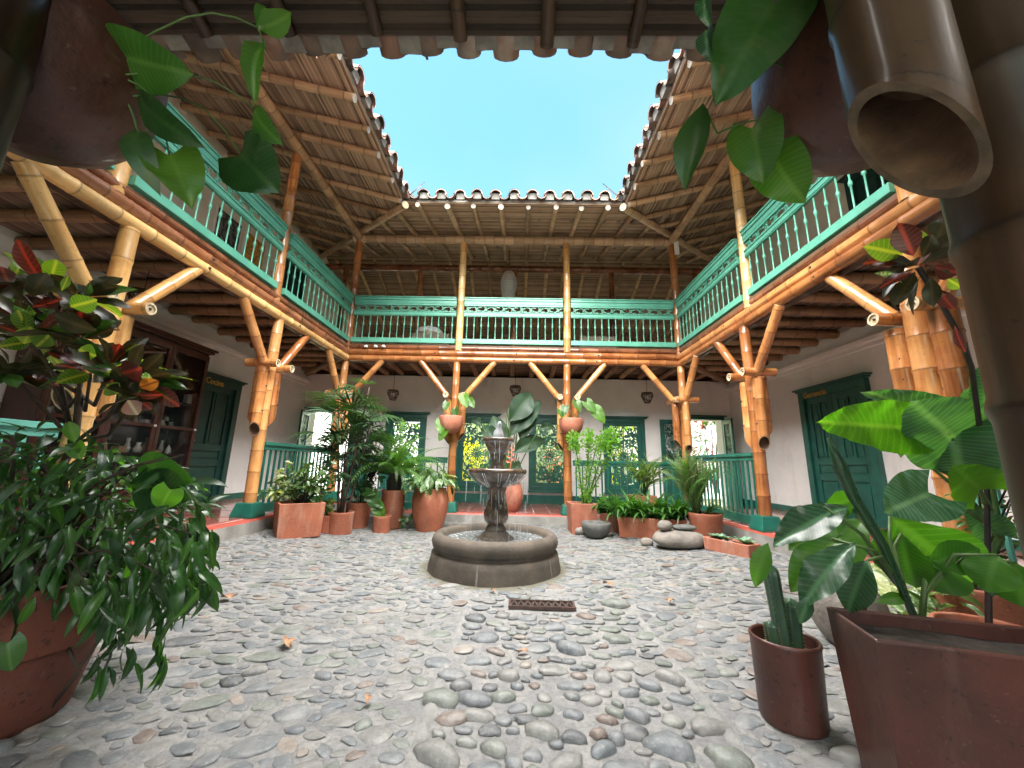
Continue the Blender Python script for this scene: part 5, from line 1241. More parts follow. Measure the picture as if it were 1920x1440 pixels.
def LMx(B, d, nrm, L, W=1.0):
    y = Vector(d).normalized(); x = y.cross(Vector(nrm))
    x = x.normalized() if x.length > 1e-5 else y.orthogonal().normalized()
    z = x.cross(y); B = Vector(B)
    return Matrix(((x.x * L * W, y.x * L, z.x * L, B.x), (x.y * L * W, y.y * L, z.y * L, B.y), (x.z * L * W, y.z * L, z.z * L, B.z), (0, 0, 0, 1)))
TIP = {k: (max(v_[1] for v_ in q.v), 0) if k.startswith('f') else (lambda c_: (c_[1], c_[2]))(q.v[len(q.v) - 1 - (len([v_ for v_ in q.v if abs(v_[1] - q.v[-1][1]) < 1e-6]) // 2)]) for k, q in LT.items()}
class Plant:
    def __init__(s, name, label, cat, loc, group=None): s.root = thing(name, label, cat, tuple(loc), group); s.lv = []; s.stems = MB(); s.sm = 'stem'
    def leaf(s, t_, m_, M, nm='leaf'): s.lv.append((M.to_scale().y / max(.2, depth(M.translation)) * (3 if 'frond' in t_ or 'fan' in t_ else 1), t_, m_, M, nm))
    def stem(s, pts, r_): s.stems.tube(pts, r_, 6, 0)
    def done(s, limit=300, minpx=10):
        s.lv.sort(key=lambda q: -q[0]); rest = MB(); mats = []; n = 0
        for (sz, t_, m_, M, nm) in s.lv:
            if n < limit and sz * FPX >= minpx:
                k = (t_, m_)
                if k not in LCACHE: LCACHE[k] = LT[t_].mesh(nm, [LM_[m_], M_['stem']])
                link('frond' if 'frond' in t_ else ('fan_leaf' if 'fan' in t_ else nm), LCACHE[k], s.root, M); n += 1
            else:
                if m_ not in mats: mats.append(m_)
                rest.merge(LT[t_], M, mats.index(m_))
        if rest.v: stuff(rest.build('small_leaves', [LM_[q] for q in mats], s.root))
        if s.stems.v: s.stems.build('stem', M_[s.sm], s.root)
        return s
def rdir(el0=-1., el1=1., az0=0., az1=6.2832):
    a = U(az0, az1); e = U(el0, el1); return Vector((math.cos(a) * math.cos(e), math.sin(a) * math.cos(e), math.sin(e)))
UPV = Vector((0, 0, 1))
def arc(a, b_, up=.1, n=5):
    a, b_ = Vector(a), Vector(b_); return [a.lerp(b_, i / n) + Vector((0, 0, up * math.sin(math.pi * i / n))) for i in range(n + 1)]
def pot(pl, c, prof, mk='terracotta', soil=None, name='pot', wall=.022, soilmk='soil', seg=28, M=None):
    root = pl.root if isinstance(pl, Plant) else pl
    h = prof[-1][1]; r_ = prof[-1][0]; mb = MB(); inner = [(r_ - .004, h + .008), (r_ - wall + .004, h + .008), (r_ - wall, h), (r_ - wall - .01, h * .55)]
    mb.lathe([(0, 0)] + list(prof) + inner, c, seg); mb.build(name, M_[mk], root)
    mb = MB(); mb.lathe([(r_ - wall - .002, h - (soil or .04)), (r_ * .5, h - (soil or .04) + .012), (0, h - (soil or .04) + .018)], c, 20); mb.build('soil', M_[soilmk], root)
def sqpot(pl, c, w0, w1, h, ang, mk='terracotta', l=1.0, wall=.03, soil=.05, name='pot'):
    """square tapered planter; w0 foot, w1 rim, l length factor in local x"""
    R_ = Matrix.Translation(c) @ Matrix.Rotation(ang, 4, 'Z'); mb = MB(); vs = []
    lv = [(w0, 0), (w1, h), (w1 - wall * 2, h), (w1 - wall * 2 - .02, h * .5)]
    for (w_, z) in lv:
        ex = w_ / 2 + (w0 * (l - 1)) / 2; ey = w_ / 2
        vs += [R_ @ Vector(q) for q in ((-ex, -ey, z), (ex, -ey, z), (ex, ey, z), (-ex, ey, z))]
    mb.add(vs, [(0, 3, 2, 1)] + [(4 * i + k, 4 * i + (k + 1) % 4, 4 * i + 4 + (k + 1) % 4, 4 * i + 4 + k) for i in range(3) for k in range(4)], None, 0, False)
    mb.build(name, M_[mk], pl.root, bevel=.008)
    ex = (w1 + w0 * (l - 1)) / 2 - wall - .002; ey = w1 / 2 - wall - .002; mb = MB(); n = 8; vs = [R_ @ Vector((-ex + 2 * ex * i / n, -ey + 2 * ey * j / n, h - soil + .015 * mn.noise(Vector((i * .7, j * .7, h))))) for j in range(n + 1) for i in range(n + 1)]
    mb.add(vs, [(j * 9 + i, j * 9 + i + 1, j * 9 + i + 10, j * 9 + i + 9) for j in range(n) for i in range(n)]); mb.build('soil', M_['soil'], pl.root)
CYL = lambda r_, h, tp=.93: [(r_ * tp, 0), (r_ * tp, .01), (r_, h - .03), (r_ + .004, h)]

# --- hanging pots on the columns
HP = [(.02, .004), (.09, .02), (.145, .06), (.185, .12), (.205, .19), (.21, .25), (.208, .30)]
def hangpot(c, label, sc=1.0, mk='terra_pink'):
    pl = Plant('hanging_pot', label, 'potted plant', c, 'rounded clay pots tied to the columns'); pl.sm = 'stem'
    pot(pl, c, [(r_ * sc, z * sc) for r_, z in HP], mk, .03); return pl
def px(u, v, D): return CAM + ray(u, v) * D
def pleaf(pl, u0, v0, u1, v1, D, Wpx, t_='heart', m_='pothos', tilt=0., D2=None, back=False, nm='leaf'):
    """leaf from attachment pixel to tip pixel at depth D, about Wpx wide"""
    a, b_ = px(u0, v0, D), px(u1, v1, D2 or D); d = b_ - a; L0 = d.length; view = ((a + b_) / 2 - CAM).normalized()
    n_ = (view if back else -view); nn = Matrix.Rotation(tilt, 3, d.normalized()) @ n_
    wt = max(abs(v_[0]) for v_ in LT[t_].v) * 2; Lpx = math.hypot(u1 - u0, v1 - v0) * 1.0
    e = TIP[t_]; ch = math.hypot(*e)
    pl.leaf(t_, m_, LMx(a, d, nn, L0 / ch, min(3, Wpx / Lpx / wt * ch)) @ Matrix.Rotation(-math.atan2(e[1], e[0]), 4, 'X'), nm)
for (cx, l, us) in ((-1.18, 'rounded terracotta pot with pothos tied to the back column left of the fountain', ((838, 762, 15, -.2), (868, 752, 22, .3), (826, 800, 22, .1), (852, 775, 16, .2), (835, 815, 20, -.4), (880, 757, 16, .5))),
                    (.92, 'rounded terracotta pot with pothos tied to the back column right of the fountain', ((1060, 770, 16, -.2), (1080, 762, 18, .3), (1100, 765, 22, .6), (1115, 780, 26, .5), (1072, 795, 18, .1), (1050, 775, 14, .2)))):
    c = Vector((cx, 6.64, 1.50)); pl = hangpot(c, l)
    for (u, v, s_, an) in us:
        p = at(u, v, y=6.55); L_ = s_ * 1.25 / FPX * 6.8; d = Vector((an, -.4, -.8)).normalized(); pl.leaf('heart', 'pothos' if s_ < 20 else 'bright', LMx(p + Vector((0, 0, L_ * .4)), d, (U(-.3, .3), -1, .4), L_)); pl.stem(arc(c + Vector((0, 0, .27)), p + Vector((0, 0, L_ * .4)), .05), .004)
    pl.done()
c = px(62, 160, .84) - Vector((0, 0, .15)); pl = hangpot(c, 'dark rounded pot hanging at the upper left, very close to the camera', .98, 'terra_shade')
NL = [(238, 108, 364, 138, .84, 100, 'heart', 'pothos', .2), (262, 180, 388, 278, .86, 62, 'ovate2', 'pothos_dark', .5), (258, 246, 299, 366, .88, 52, 'lance2', 'pothos_dark', .3), (318, 292, 362, 392, .90, 92, 'heart2', 'pothos', -.1),
      (452, 290, 524, 362, 1.0, 118, 'heart', 'pothos_dark', .15), (498, 88, 480, 202, .95, 40, 'curl', 'pothos', .5), (484, 52, 546, 22, .95, 44, 'ovate2', 'bright', .4), (478, 205, 532, 272, .98, 50, 'ovate2', 'pothos', .6), (498, 15, 484, 60, .95, 26, 'curl', 'pothos', .2), (236, 60, 250, 118, .9, 40, 'ovate', 'pothos_dark', .8)]
for q in NL: pleaf(pl, *q)
for a, b_, up in (((240, 150, .84), (318, 292, .9), .05), ((225, 100, .86), (484, 52, .95), .08), ((250, 180, .86), (452, 290, 1.0), .07), ((484, 52, .95), (498, 90, .95), .0), ((230, 180, .86), (258, 246, .88), .01), ((480, 200, .95), (470, 200, .98), 0), ((236, 140, .84), (480, 205, .98), .05)):
    pl.stem(arc(px(*a), px(*b_), up), .0022)
pl.done()
c = px(1618, 180, .86) - Vector((0, 0, .15)); pl = hangpot(c, 'dark rounded pot hanging at the upper right, very close to the camera', .98, 'terra_shade')
NR = [(1448, 6, 1340, 202, .80, 150, 'heart', 'pothos_dark', .15), (1318, 196, 1285, 358, .95, 62, 'ovate', 'pothos_dark', .4), (1412, 240, 1432, 344, .92, 92, 'heart', 'pothos', .1), (1450, 292, 1512, 380, .93, 92, 'heart2', 'bright', .2),
      (1322, -8, 1334, 56, .85, 30, 'curl', 'lily', .3), (1326, 58, 1338, 122, .85, 34, 'curl', 'lily', .3), (1500, -5, 1478, 84, .82, 40, 'curl', 'lily', .5), (1440, 12, 1512, 40, .85, 60, 'heart', 'pothos_dark', .5), (1490, 40, 1470, 80, .84, 22, 'curl', 'varieg', .4)]
for q in NR: pleaf(pl, *q)
for a, b_, up in (((1440, 120, .8), (1490, 150, .86), .02), ((1345, 250, .95), (1500, 225, .88), .02), ((1318, 196, .95), (1345, 250, .95), .0), ((1412, 240, .92), (1470, 200, .88), .02), ((1450, 292, .93), (1490, 220, .88), .02)): pl.stem(arc(px(*a), px(*b_), up), .0024)
pl.done()

# --- back left group
def gp(u, v, r_=0):
    p = ground(u, v); d = Vector((p.x, p.y, 0)).normalized() * r_; return Vector((p.x + d.x, p.y + d.y, gz(p.x + d.x, p.y + d.y) - .01))
c = gp(553, 1014, .34); pl = Plant('potted_shrub', 'cream variegated shrub in a square terracotta planter at the back left', 'potted plant', c)
sqpot(pl, c, .46, .50, .40, rad(38), 'terracotta')
top = c + Vector((0, 0, .36)); pl.sm = 'bark'
for i in range(30):
    e = top + Vector((U(-.34, .34), U(-.3, .3), U(.12, .5))); pl.stem(arc(top + Vector((U(-.08, .08), U(-.08, .08), 0)), e, .04), .006)
    for k in range(15):
        p = top.lerp(e, U(.45, 1.05)) + rdir() * U(.0, .09); cr = p.x < top.x - .08 and R() < .7
        pl.leaf(random.choice(('ovate', 'ovate2')), 'cream' if cr else random.choice(('glossy', 'varieg', 'glossy', 'gard')), LMx(p, rdir(-.7, .6), rdir(.2, 1.5), U(.06, .11)))
pl.done()
c = gp(635, 1004, .16); pl = Plant('potted_palm', 'dark fan palm in a small round pot at the back left, reaching above the railing', 'potted plant', c)
pot(pl, c, CYL(.165, .27), 'terracotta', soilmk='sand'); pl.sm = 'bark'
for (dx, h) in ((-.04, 1.45), (.03, 1.75), (.06, 1.2), (-.02, .95), (.0, 1.55)):
    b0 = c + Vector((dx, U(-.04, .04), .24)); tp = b0 + Vector((dx * 3 + U(-.1, .1), U(-.1, .15), h)); pl.stem(arc(b0, tp, .0), [.018, .017, .015, .013, .012, .01])
    for k in range(16):
        p = b0.lerp(tp, U(.35, 1.0)); d = rdir(-.1, 1.2); e = p + d * U(.15, .34); pl.stem([p, e], .004)
        for q in range(1): pl.leaf(random.choice(('fan', 'fan2')), 'palm', LMx(e, (d + Vector((0, 0, -.45))).normalized(), (UPV + rdir() * .5), U(.26, .40)))
pl.done()
c = gp(668, 992, .17); pl = Plant('potted_shrub', 'leafy shrub in a round pot behind the fan palm', 'potted plant', c); pot(pl, c, CYL(.17, .34), 'terracotta'); pl.sm = 'bark'
for i in range(14):
    b0 = c + Vector((0, 0, .3)); e = b0 + Vector((U(-.35, .4), U(-.1, .35), U(.3, 1.15))); pl.stem(arc(b0, e, .05), .006)
    for k in range(14): p = b0.lerp(e, U(.3, 1.05)) + rdir() * U(0, .08); pl.leaf(random.choice(('lance', 'ovate2')), random.choice(('glossy', 'palm', 'bush')), LMx(p, rdir(-.8, .5), rdir(.2, 1.5), U(.08, .15)))
pl.done()
c = gp(603, 1000, .12); pl = Plant('potted_shrub', 'low leafy plant in a rectangular box between the square planter and the palm', 'potted plant', c); sqpot(pl, c, .26, .28, .22, rad(10), 'terracotta')
for i in range(60): p = c + Vector((U(-.12, .12), U(-.12, .12), U(.2, .42))); pl.leaf('ovate', random.choice(('glossy', 'fern', 'cream')), LMx(p, rdir(-.2, 1.), UPV + rdir() * .6, U(.07, .12)))
pl.done()
c = gp(714, 1001, .11); pl = Plant('potted_plant', 'small round terracotta pot with a single drooping arrow shaped leaf', 'potted plant', c); pot(pl, c, CYL(.125, .22), 'terracotta', soilmk='sand')
for (u0, v0, u1, v1, m_) in ((708, 950, 716, 975, 'bright'), (684, 922, 700, 925, 'glossy'), (698, 928, 704, 955, 'glossy'), (705, 940, 714, 950, 'glossy')):
    a, b_ = at(u0, v0, y=c.y), at(u1, v1, y=c.y - .05); pl.leaf('arrow', m_, LMx(a, b_ - a, (0, -1, .5), (b_ - a).length * 1.2)); pl.stem(arc(c + Vector((0, 0, .2)), a, .04), .004)
pl.done()
c = gp(732, 993, .15); pl = Plant('potted_fern', 'big arching sword fern in a tall terracotta cylinder at the back left', 'potted plant', c); pot(pl, c, [(.15, 0), (.165, .02), (.17, .50), (.175, .54)], 'terracotta'); pl.sm = 'bark'
top = c + Vector((0, 0, .56)); mb = MB(); mb.tube([top - Vector((0, 0, .06)), top + Vector((.0, 0, .12)), top + Vector((.0, 0, .24))], [.10, .11, .07], 14); M_['fernbase'] = basic('fern_trunk', (.05, .04, .028), (.02, .016, .012), .95, 40, 1, .03); mb.build('trunk', M_['fernbase'], pl.root)
for k in range(95):
    a = U(0, 6.283); e = U(.15, 1.45); d = Vector((math.cos(a) * math.cos(e), math.sin(a) * math.cos(e), math.sin(e))); pl.leaf(random.choice(('frond0', 'frond1', 'frond1', 'frond2')), 'fern', LMx(top + Vector((0, 0, .18)) + d * .05, d, UPV + Vector((-d.x, -d.y, 0)) * .4 + rdir() * .15, U(.6, 1.08)))
pl.done()
c = gp(803, 1001, .27); pl = Plant('potted_plant', 'variegated peace lily in a large rounded terracotta urn left of the fountain', 'potted plant', c)
pot(pl, c, [(.19, 0), (.195, .02), (.235, .16), (.27, .34), (.275, .45), (.255, .54), (.225, .58), (.235, .60)], 'terracotta'); top = c + Vector((0, 0, .57))
for k in range(95):
    a = U(0, 6.283); d = Vector((math.cos(a), math.sin(a), 0)); r_ = U(.05, .34); h = .28 * (1 - (r_ / .40) ** 2) + U(-.05, .08); p = top + d * r_ + Vector((0, 0, h)); pl.stem(arc(top + d * .05, p, .06), .004)
    pl.leaf(random.choice(('ovate2', 'ovate', 'lance2')), random.choice(('varieg', 'varieg', 'glossy', 'gard')), LMx(p, d + Vector((0, 0, U(-1.1, .2))), UPV + d * .4, U(.15, .24), 1.1))
for k in range(3): pl.leaf('ovate', 'cream', LMx(top + Vector((U(-.1, .15), U(-.2, 0), .36)), (0, 0, 1), (0, -1, 0), .07), 'spathe')
pl.done()
# trailing plants between pots
c = gp(762, 1000, .25); pl = Plant('creeper', 'thin trailing creeper with pink flowers between the cylinder and the urn', 'plant', c)
for k in range(5):
    e = at(U(745, 790), U(930, 985), y=c.y + .05); pl.stem(arc(c, e, .1), .003)
    for q in range(3): p = c.lerp(e, U(.4, 1)); pl.leaf('ovate2', 'glossy', LMx(p, rdir(-1, .4), (0, -1, .5), U(.1, .18)))
pl.done()
# --- heliconia behind the fountain
c = at(958, 962, y=7.25); c.z = fz(c.x, c.y); pl = Plant('heliconia', 'tall heliconia with huge dark leaves and red flower in an urn behind the fountain', 'potted plant', c)
pot(pl, c, [(.11, 0), (.13, .02), (.19, .14), (.215, .28), (.20, .40), (.15, .50), (.13, .53), (.14, .545)], 'terra_pink'); B = c + Vector((0, 0, .5))
def hl(u0, v0, u1, v1, y, W, t_='paddle', m_='helic', tilt=0., y2=None, back=False):
    a, b_ = at(u0, v0, y=y), at(u1, v1, y=y2 or y); d = b_ - a; n_ = Matrix.Rotation(tilt, 3, d.normalized()) @ Vector((0, -1 if not back else 1, .25)); wt = max(abs(v_[0]) for v_ in LT[t_].v) * 2
    pl.leaf(t_, m_, LMx(a, d, n_, d.length * 1.05, W * .68 / math.hypot(u1 - u0, v1 - v0) / wt)); pl.stem(arc(B, a, .03), [.014, .012, .01, .009, .008, .007])
hl(955, 790, 1000, 735, 7.0, 62, 'paddle', 'helic', .3); hl(957, 818, 1008, 742, 7.1, 62, 'paddle', 'helic', -.2); hl(975, 826, 998, 760, 7.15, 50); hl(930, 838, 905, 780, 7.1, 40, 'paddle2')
hl(948, 850, 925, 775, 7.2, 52); hl(960, 850, 1035, 805, 7.1, 44, 'paddle2'); hl(905, 800, 880, 775, 7.2, 22, 'paddle2'); hl(1010, 805, 1048, 792, 7.0, 22, 'paddle2'); hl(950, 920, 972, 862, 7.1, 40); hl(940, 912, 945, 850, 7.2, 34); hl(968, 905, 978, 875, 7.15, 18)
q = [at(956, 925, y=6.95), at(957, 880, y=6.95), at(960, 838, y=6.95)]; mb = MB(); mb.tube(q, .008, 6); M_['redstem'] = basic('orange_flower_stem', (.5, .2, .04), (.4, .1, .03), .5, 20); mb.build('flower_stem', M_['redstem'], pl.root)
for k in range(8):
    p = at(957 + k * .3, 868 - k * 4.6, y=6.94); s_ = 1 if k % 2 else -1; pl.leaf('petal', 'red', LMx(p, Vector((s_ * .9, -.1, .45)), (0, -1, .2), .105 - .006 * k, .9), 'bract')
for k in range(14): a = B; e = at(U(935, 985), U(750, 860), y=U(7.0, 7.3)); pl.stem(arc(a, e, .02), .009)
pl.done()

# --- back right group
c = gp(1091, 1003, .2); c.z = gz(c.x, c.y) - .01; pl = Plant('jade_bush', 'upright crinkled green jade bush in a square terracotta planter right of the fountain', 'potted plant', c); sqpot(pl, c, .36, .40, .44, rad(3), 'terra_pink'); B = c + Vector((0, 0, .42)); pl.sm = 'stem'
def clus(p, n_, s_, r_, t_='round', m_='jade'):
    for k in range(n_): d = rdir(-1.2, 1.4); pl.leaf(t_, m_, LMx(p + d * U(.2, 1) * r_, d + Vector((0, -.1, .3)), rdir(), U(.7, 1.2) * s_))
for br in (((1095, 945), (1088, 900), (1083, 860), (1075, 822)), ((1097, 945), (1100, 890), (1103, 850), (1105, 820)), ((1098, 945), (1120, 900), (1140, 860), (1150, 820)), ((1098, 945), (1112, 905), (1125, 860), (1128, 830)), ((1097, 940), (1108, 880), (1118, 840), (1140, 815))):
    pts_ = [at(u, v, y=c.y + U(-.12, .12)) for u, v in br]; pl.stem([B] + pts_, [.014, .012, .011, .009, .006])
    for i in range(len(pts_) - 1):
        for k in range(15): clus(pts_[i].lerp(pts_[i + 1], U(0, 1)), 5, .036, .05)
    clus(pts_[-1], 100, .045, .12); clus(pts_[-1] + Vector((U(-.08, .08), 0, -.12)), 80, .045, .11)
for u, v in ((1130, 935), (1125, 945)): clus(at(u, v, y=c.y), 12, .045, .06)
pl.done()
p = gp(1118, 1012, .16); mb = MB(); mb.lathe([(0, 0), (.10, .0), (.17, .06), (.205, .14), (.21, .20), (.195, .215), (.165, .20), (.15, .14), (.10, .09), (0, .08)], p, 26, wob=.04)
tag(mb.build('stone_bowl', M_['rock2']), 'rough dark stone bowl on the cobbles in front of the square planter', 'stone bowl').rotation_euler = (0, 0, 0)
def boulder(name, u, v, rx, ry, rz, label, mk, seed, base=None, group=None, onto=None):
    p = onto if onto is not None else gp(u, v, ry); mb = MB(); n = 14; m2 = 22; vs = []
    for j in range(n + 1):
        th = math.pi * j / n
        for k in range(m2):
            a = 2 * math.pi * k / m2; d = Vector((math.sin(th) * math.cos(a), math.sin(th) * math.sin(a), math.cos(th))); w_ = 1 + .10 * mn.noise(d * 1.6 + Vector((seed, 0, 0))) + .03 * mn.noise(d * 5 + Vector((seed, 0, 0)))
            sq = lambda q: math.copysign(abs(q) ** .85, q); vs.append(p + Vector((rx * sq(d.x) * w_, ry * sq(d.y) * w_, rz + rz * sq(d.z) * w_ * .98)))
    mb.add(vs, [(j * m2 + k, (j + 1) * m2 + k, (j + 1) * m2 + (k + 1) % m2, j * m2 + (k + 1) % m2) for j in range(n) for k in range(m2)]); return tag(mb.build(name, M_[mk]), label, 'stone', group)
boulder('small_stone', 1088, 1004, .085, .07, .06, 'small round stone half hidden behind the stone bowl', 'rock', 2)
boulder('boulder', 1275, 1034, .31, .20, .11, 'large flat brown boulder with two stones lying on it, at the back right', 'rock', 5)
bp = gp(1275, 1034, .20)
boulder('small_stone', 0, 0, .085, .07, .06, 'small round pale stone on the left end of the big boulder', 'rock', 8, onto=bp + Vector((-.17, -.02, .205)))
boulder('small_stone', 0, 0, .14, .09, .035, 'thin flat grey stone on top of the big boulder', 'rock2', 11, onto=bp + Vector((.07, 0, .21)))
boulder('small_stone', 1213, 1026, .075, .065, .055, 'small round stone on the cobbles left of the big boulder', 'rock', 14)
boulder('small_stone', 1186, 1012, .10, .05, .018, 'thin flat stone under the strap leaved plants', 'rock2', 17)
boulder('grey_stone', 1600, 1240, .16, .2, .2, 'big rounded grey stone behind the square foreground planter', 'rock', 21)
for (u, v, w_, lab, pts_) in ((1160, 1000, 1.0, 'terracotta trough with arching strap leaves next to the stone bowl', ((1150, 1005), (1175, 1000))), (1222, 1012, 1.7, 'long terracotta trough full of arching strap leaves, at the back right', ((1195, 1005), (1250, 1015)))):
    c = gp(u, v, .16); pl = Plant('trough_plant', lab, 'potted plant', c, 'troughs of strap leaved plants'); sqpot(pl, c, .24, .27, .27, rad(-12), 'terracotta', l=w_ * 2.1)
    for k in range(int(150 * w_)):
        x = U(-.26, .26) * w_ * 1.1; p = c + Vector((x, -.2 * x + U(-.08, .08), .24)); d = Vector((U(-1, 1), U(-1, .7), U(1.0, 2.4))); pl.leaf(random.choice(('strap', 'strap', 'strap2')), 'aga', LMx(p, d, UPV - d * .3 + Vector((-d.x, -d.y, 0)) * .6, U(.32, .56), 1.25))
    pl.done()
c = at(1207, 985, y=6.35); c.z = .02; pl = Plant('potted_plant', 'spiky narrow leaved dracaena in a tall weathered pot behind the strap leaves', 'potted plant', c); sqpot(pl, c, .30, .34, .55, rad(5), 'terra_pink'); pl.sm = 'bark'
for (u, v) in ((1190, 860), (1222, 850), (1215, 900), (1240, 870)):
    e = at(u, v, y=6.3); b0 = c + Vector((0, 0, .5)); pl.stem(arc(b0, b0.lerp(e, .5), .02), .012)
    for k in range(26): d = (e - b0).normalized() + rdir(-.3, 1.) * .75; pl.leaf(random.choice(('strap2', 'strap')), random.choice(('fern2', 'gard')), LMx(b0.lerp(e, U(.35, .6)), d, UPV + rdir() * .3, U(.35, .6), .8))
pl.done()
c = gp(1326, 1019, .19); pl = Plant('potted_fern', 'tall bushy olive green fern in a round terracotta pot at the back right', 'potted plant', c); pot(pl, c, [(.165, 0), (.175, .02), (.205, .30), (.215, .34)], 'terracotta'); pl.sm = 'bark'
B = c + Vector((-.08, .02, .33)); T = at(1278, 880, y=c.y)
for k in range(170):
    q = U(0, .55); p = B.lerp(T, q) + rdir() * .04; d = (Vector((U(-1, 1) * .55 + .02, U(-1, 1) * .5, U(.3, 1.8))) + (T - B) * .5).normalized(); pl.leaf(random.choice(('frond3', 'frond0', 'frond0', 'frond1')), random.choice(('fern2', 'fern2', 'fern')), LMx(p, d, UPV * .4 - Vector((0, 1, 0)) * .5 + rdir() * .9, U(.36, .70)))
for k in range(18): d = Vector((U(.2, 1), U(-.8, .2), U(.5, 1.4))).normalized(); pl.leaf(random.choice(('frond2', 'frond1')), 'fern', LMx(c + Vector((.02, 0, .33)), d, UPV + rdir() * .2, U(.3, .5)))
for k in range(3): pl.leaf('frond1', 'fern2', LMx(B.lerp(T, .8), Vector((1, -.2, .5 + .2 * k)).normalized(), UPV, .75))
pl.stem([B, B.lerp(T, .6)], [.05, .03]); pl.done()
c = gp(1372, 1040, .1); pl = Plant('succulent_trough', 'long low clay trough with small agaves at the back right of the court', 'potted plant', c); sqpot(pl, c, .20, .22, .14, rad(-62), 'terra_pink', l=2.6, soil=.02)
for (o, s_) in ((Vector((.07, -.14, .13)), .14), (Vector((-.04, .12, .13)), .11), (Vector((-.08, .2, .13)), .09)):
    for k in range(13): a = k * 2.4; d = Vector((math.cos(a), math.sin(a), .5 + .12 * (k % 5))); pl.leaf('ovate', 'agave', LMx(c + o, d, UPV - Vector((d.x, d.y, 0)) * .5, s_ * U(.8, 1.1), .75))
for k in range(5):
    q = MB(); q.lathe([(0, 0), (.02, .004), (.022, .014), (.012, .024), (0, .026)], c + Vector((U(-.05, .03), U(-.1, .1), .115)), 8, wob=.1); q.build('pebble', M_['rock'], pl.root)
pl.done()

# --- right foreground
c = Vector((1.14, 1.81, 0)); c.z = gz(c.x, c.y) + .004; pl = Plant('potted_cactus', 'three stemmed green cactus in a round dark clay pot at the lower right', 'potted plant', c)
pot(pl, c, [(.115, 0), (.118, .012), (.126, .285), (.130, .30)], 'terra_shade', soil=.05, soilmk='sand', wall=.014)
def cactus(a, b_, r_):
    a, b_ = Vector(a), Vector(b_); mb = MB(); n = 12; S = 20; vs = []
    for j in range(n + 1):
        t_ = j / n; rr = r_ * (math.sqrt(max(0, 1 - ((t_ - .86) / .14) ** 2)) if t_ > .86 else .85 + .15 * t_ / .86) + .001; p = a.lerp(b_, t_)
        for k in range(S): an = 2 * math.pi * k / S; q = rr * (1 + .22 * (1 if k % 4 == 0 else (-.5 if k % 4 == 2 else .1))); vs.append(p + Vector((q * math.cos(an), q * math.sin(an), 0)))
    mb.add(vs, [(j * S + k, j * S + (k + 1) % S, (j + 1) * S + (k + 1) % S, (j + 1) * S + k) for j in range(n) for k in range(S)]); mb.build('cactus_stem', M_['cactus'], pl.root)
    sp = MB()
    for j in range(1, 15):
        for k in range(0, S, 4):
            an = 2 * math.pi * k / S; p = a.lerp(b_, j / 16); q = p + Vector((math.cos(an), math.sin(an), 0)) * r_ * 1.12
            for z in (.5, -.3): sp.tube([q, q + Vector((math.cos(an + z), math.sin(an + z), z * .8)) * .009], [.0011, .0003], 3, 0, False)
    stuff(sp.build('spines', M_['sand'], pl.root))
M_['cactus'] = basic('cactus_skin', (.035, .085, .04), (.02, .055, .03), .4, 14, .2)
B = c + Vector((.0, 0, .25)); cactus(B, B + Vector((-.012, .02, .34)), .028); cactus(B + Vector((.055, .01, -.005)), B + Vector((.06, .02, .20)), .030); cactus(B + Vector((-.05, -.02, -.005)), B + Vector((-.062, -.02, .12)), .022); pl.done()
# square planter with the peace lily
c = Vector((1.49, 1.35, 0)); c.z = gz(c.x, c.y); pl = Plant('potted_lily', 'broad leaved dark green lily in the large square clay planter at the lower right', 'potted plant', c)
sqpot(pl, c, .24, .30, .50, rad(-15), 'terra_shade', wall=.016, soil=.045, l=2.85); pl.sm = 'stem'
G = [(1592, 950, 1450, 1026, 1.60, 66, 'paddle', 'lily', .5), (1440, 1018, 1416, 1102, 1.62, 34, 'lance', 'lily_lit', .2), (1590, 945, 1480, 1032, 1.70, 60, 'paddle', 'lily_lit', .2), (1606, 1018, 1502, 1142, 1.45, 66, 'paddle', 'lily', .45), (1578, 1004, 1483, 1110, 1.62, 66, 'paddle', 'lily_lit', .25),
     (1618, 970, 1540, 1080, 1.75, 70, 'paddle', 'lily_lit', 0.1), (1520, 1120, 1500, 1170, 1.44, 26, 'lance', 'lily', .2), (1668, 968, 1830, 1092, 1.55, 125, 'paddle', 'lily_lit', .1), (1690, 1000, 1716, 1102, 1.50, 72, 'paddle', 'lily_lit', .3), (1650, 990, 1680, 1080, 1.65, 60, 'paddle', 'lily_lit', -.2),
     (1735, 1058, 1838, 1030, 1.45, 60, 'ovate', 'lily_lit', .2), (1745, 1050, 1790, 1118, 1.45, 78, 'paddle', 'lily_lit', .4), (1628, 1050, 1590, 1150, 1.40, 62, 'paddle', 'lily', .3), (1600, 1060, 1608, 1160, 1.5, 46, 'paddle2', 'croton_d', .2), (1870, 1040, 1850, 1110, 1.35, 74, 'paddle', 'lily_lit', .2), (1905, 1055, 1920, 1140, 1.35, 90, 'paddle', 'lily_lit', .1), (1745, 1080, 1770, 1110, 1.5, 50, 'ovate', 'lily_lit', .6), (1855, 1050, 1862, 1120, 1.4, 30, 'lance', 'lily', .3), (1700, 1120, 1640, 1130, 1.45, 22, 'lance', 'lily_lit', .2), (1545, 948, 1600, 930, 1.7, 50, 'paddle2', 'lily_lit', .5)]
for q in G: pleaf(pl, *q)
C0 = px(1726, 1185, 1.42)
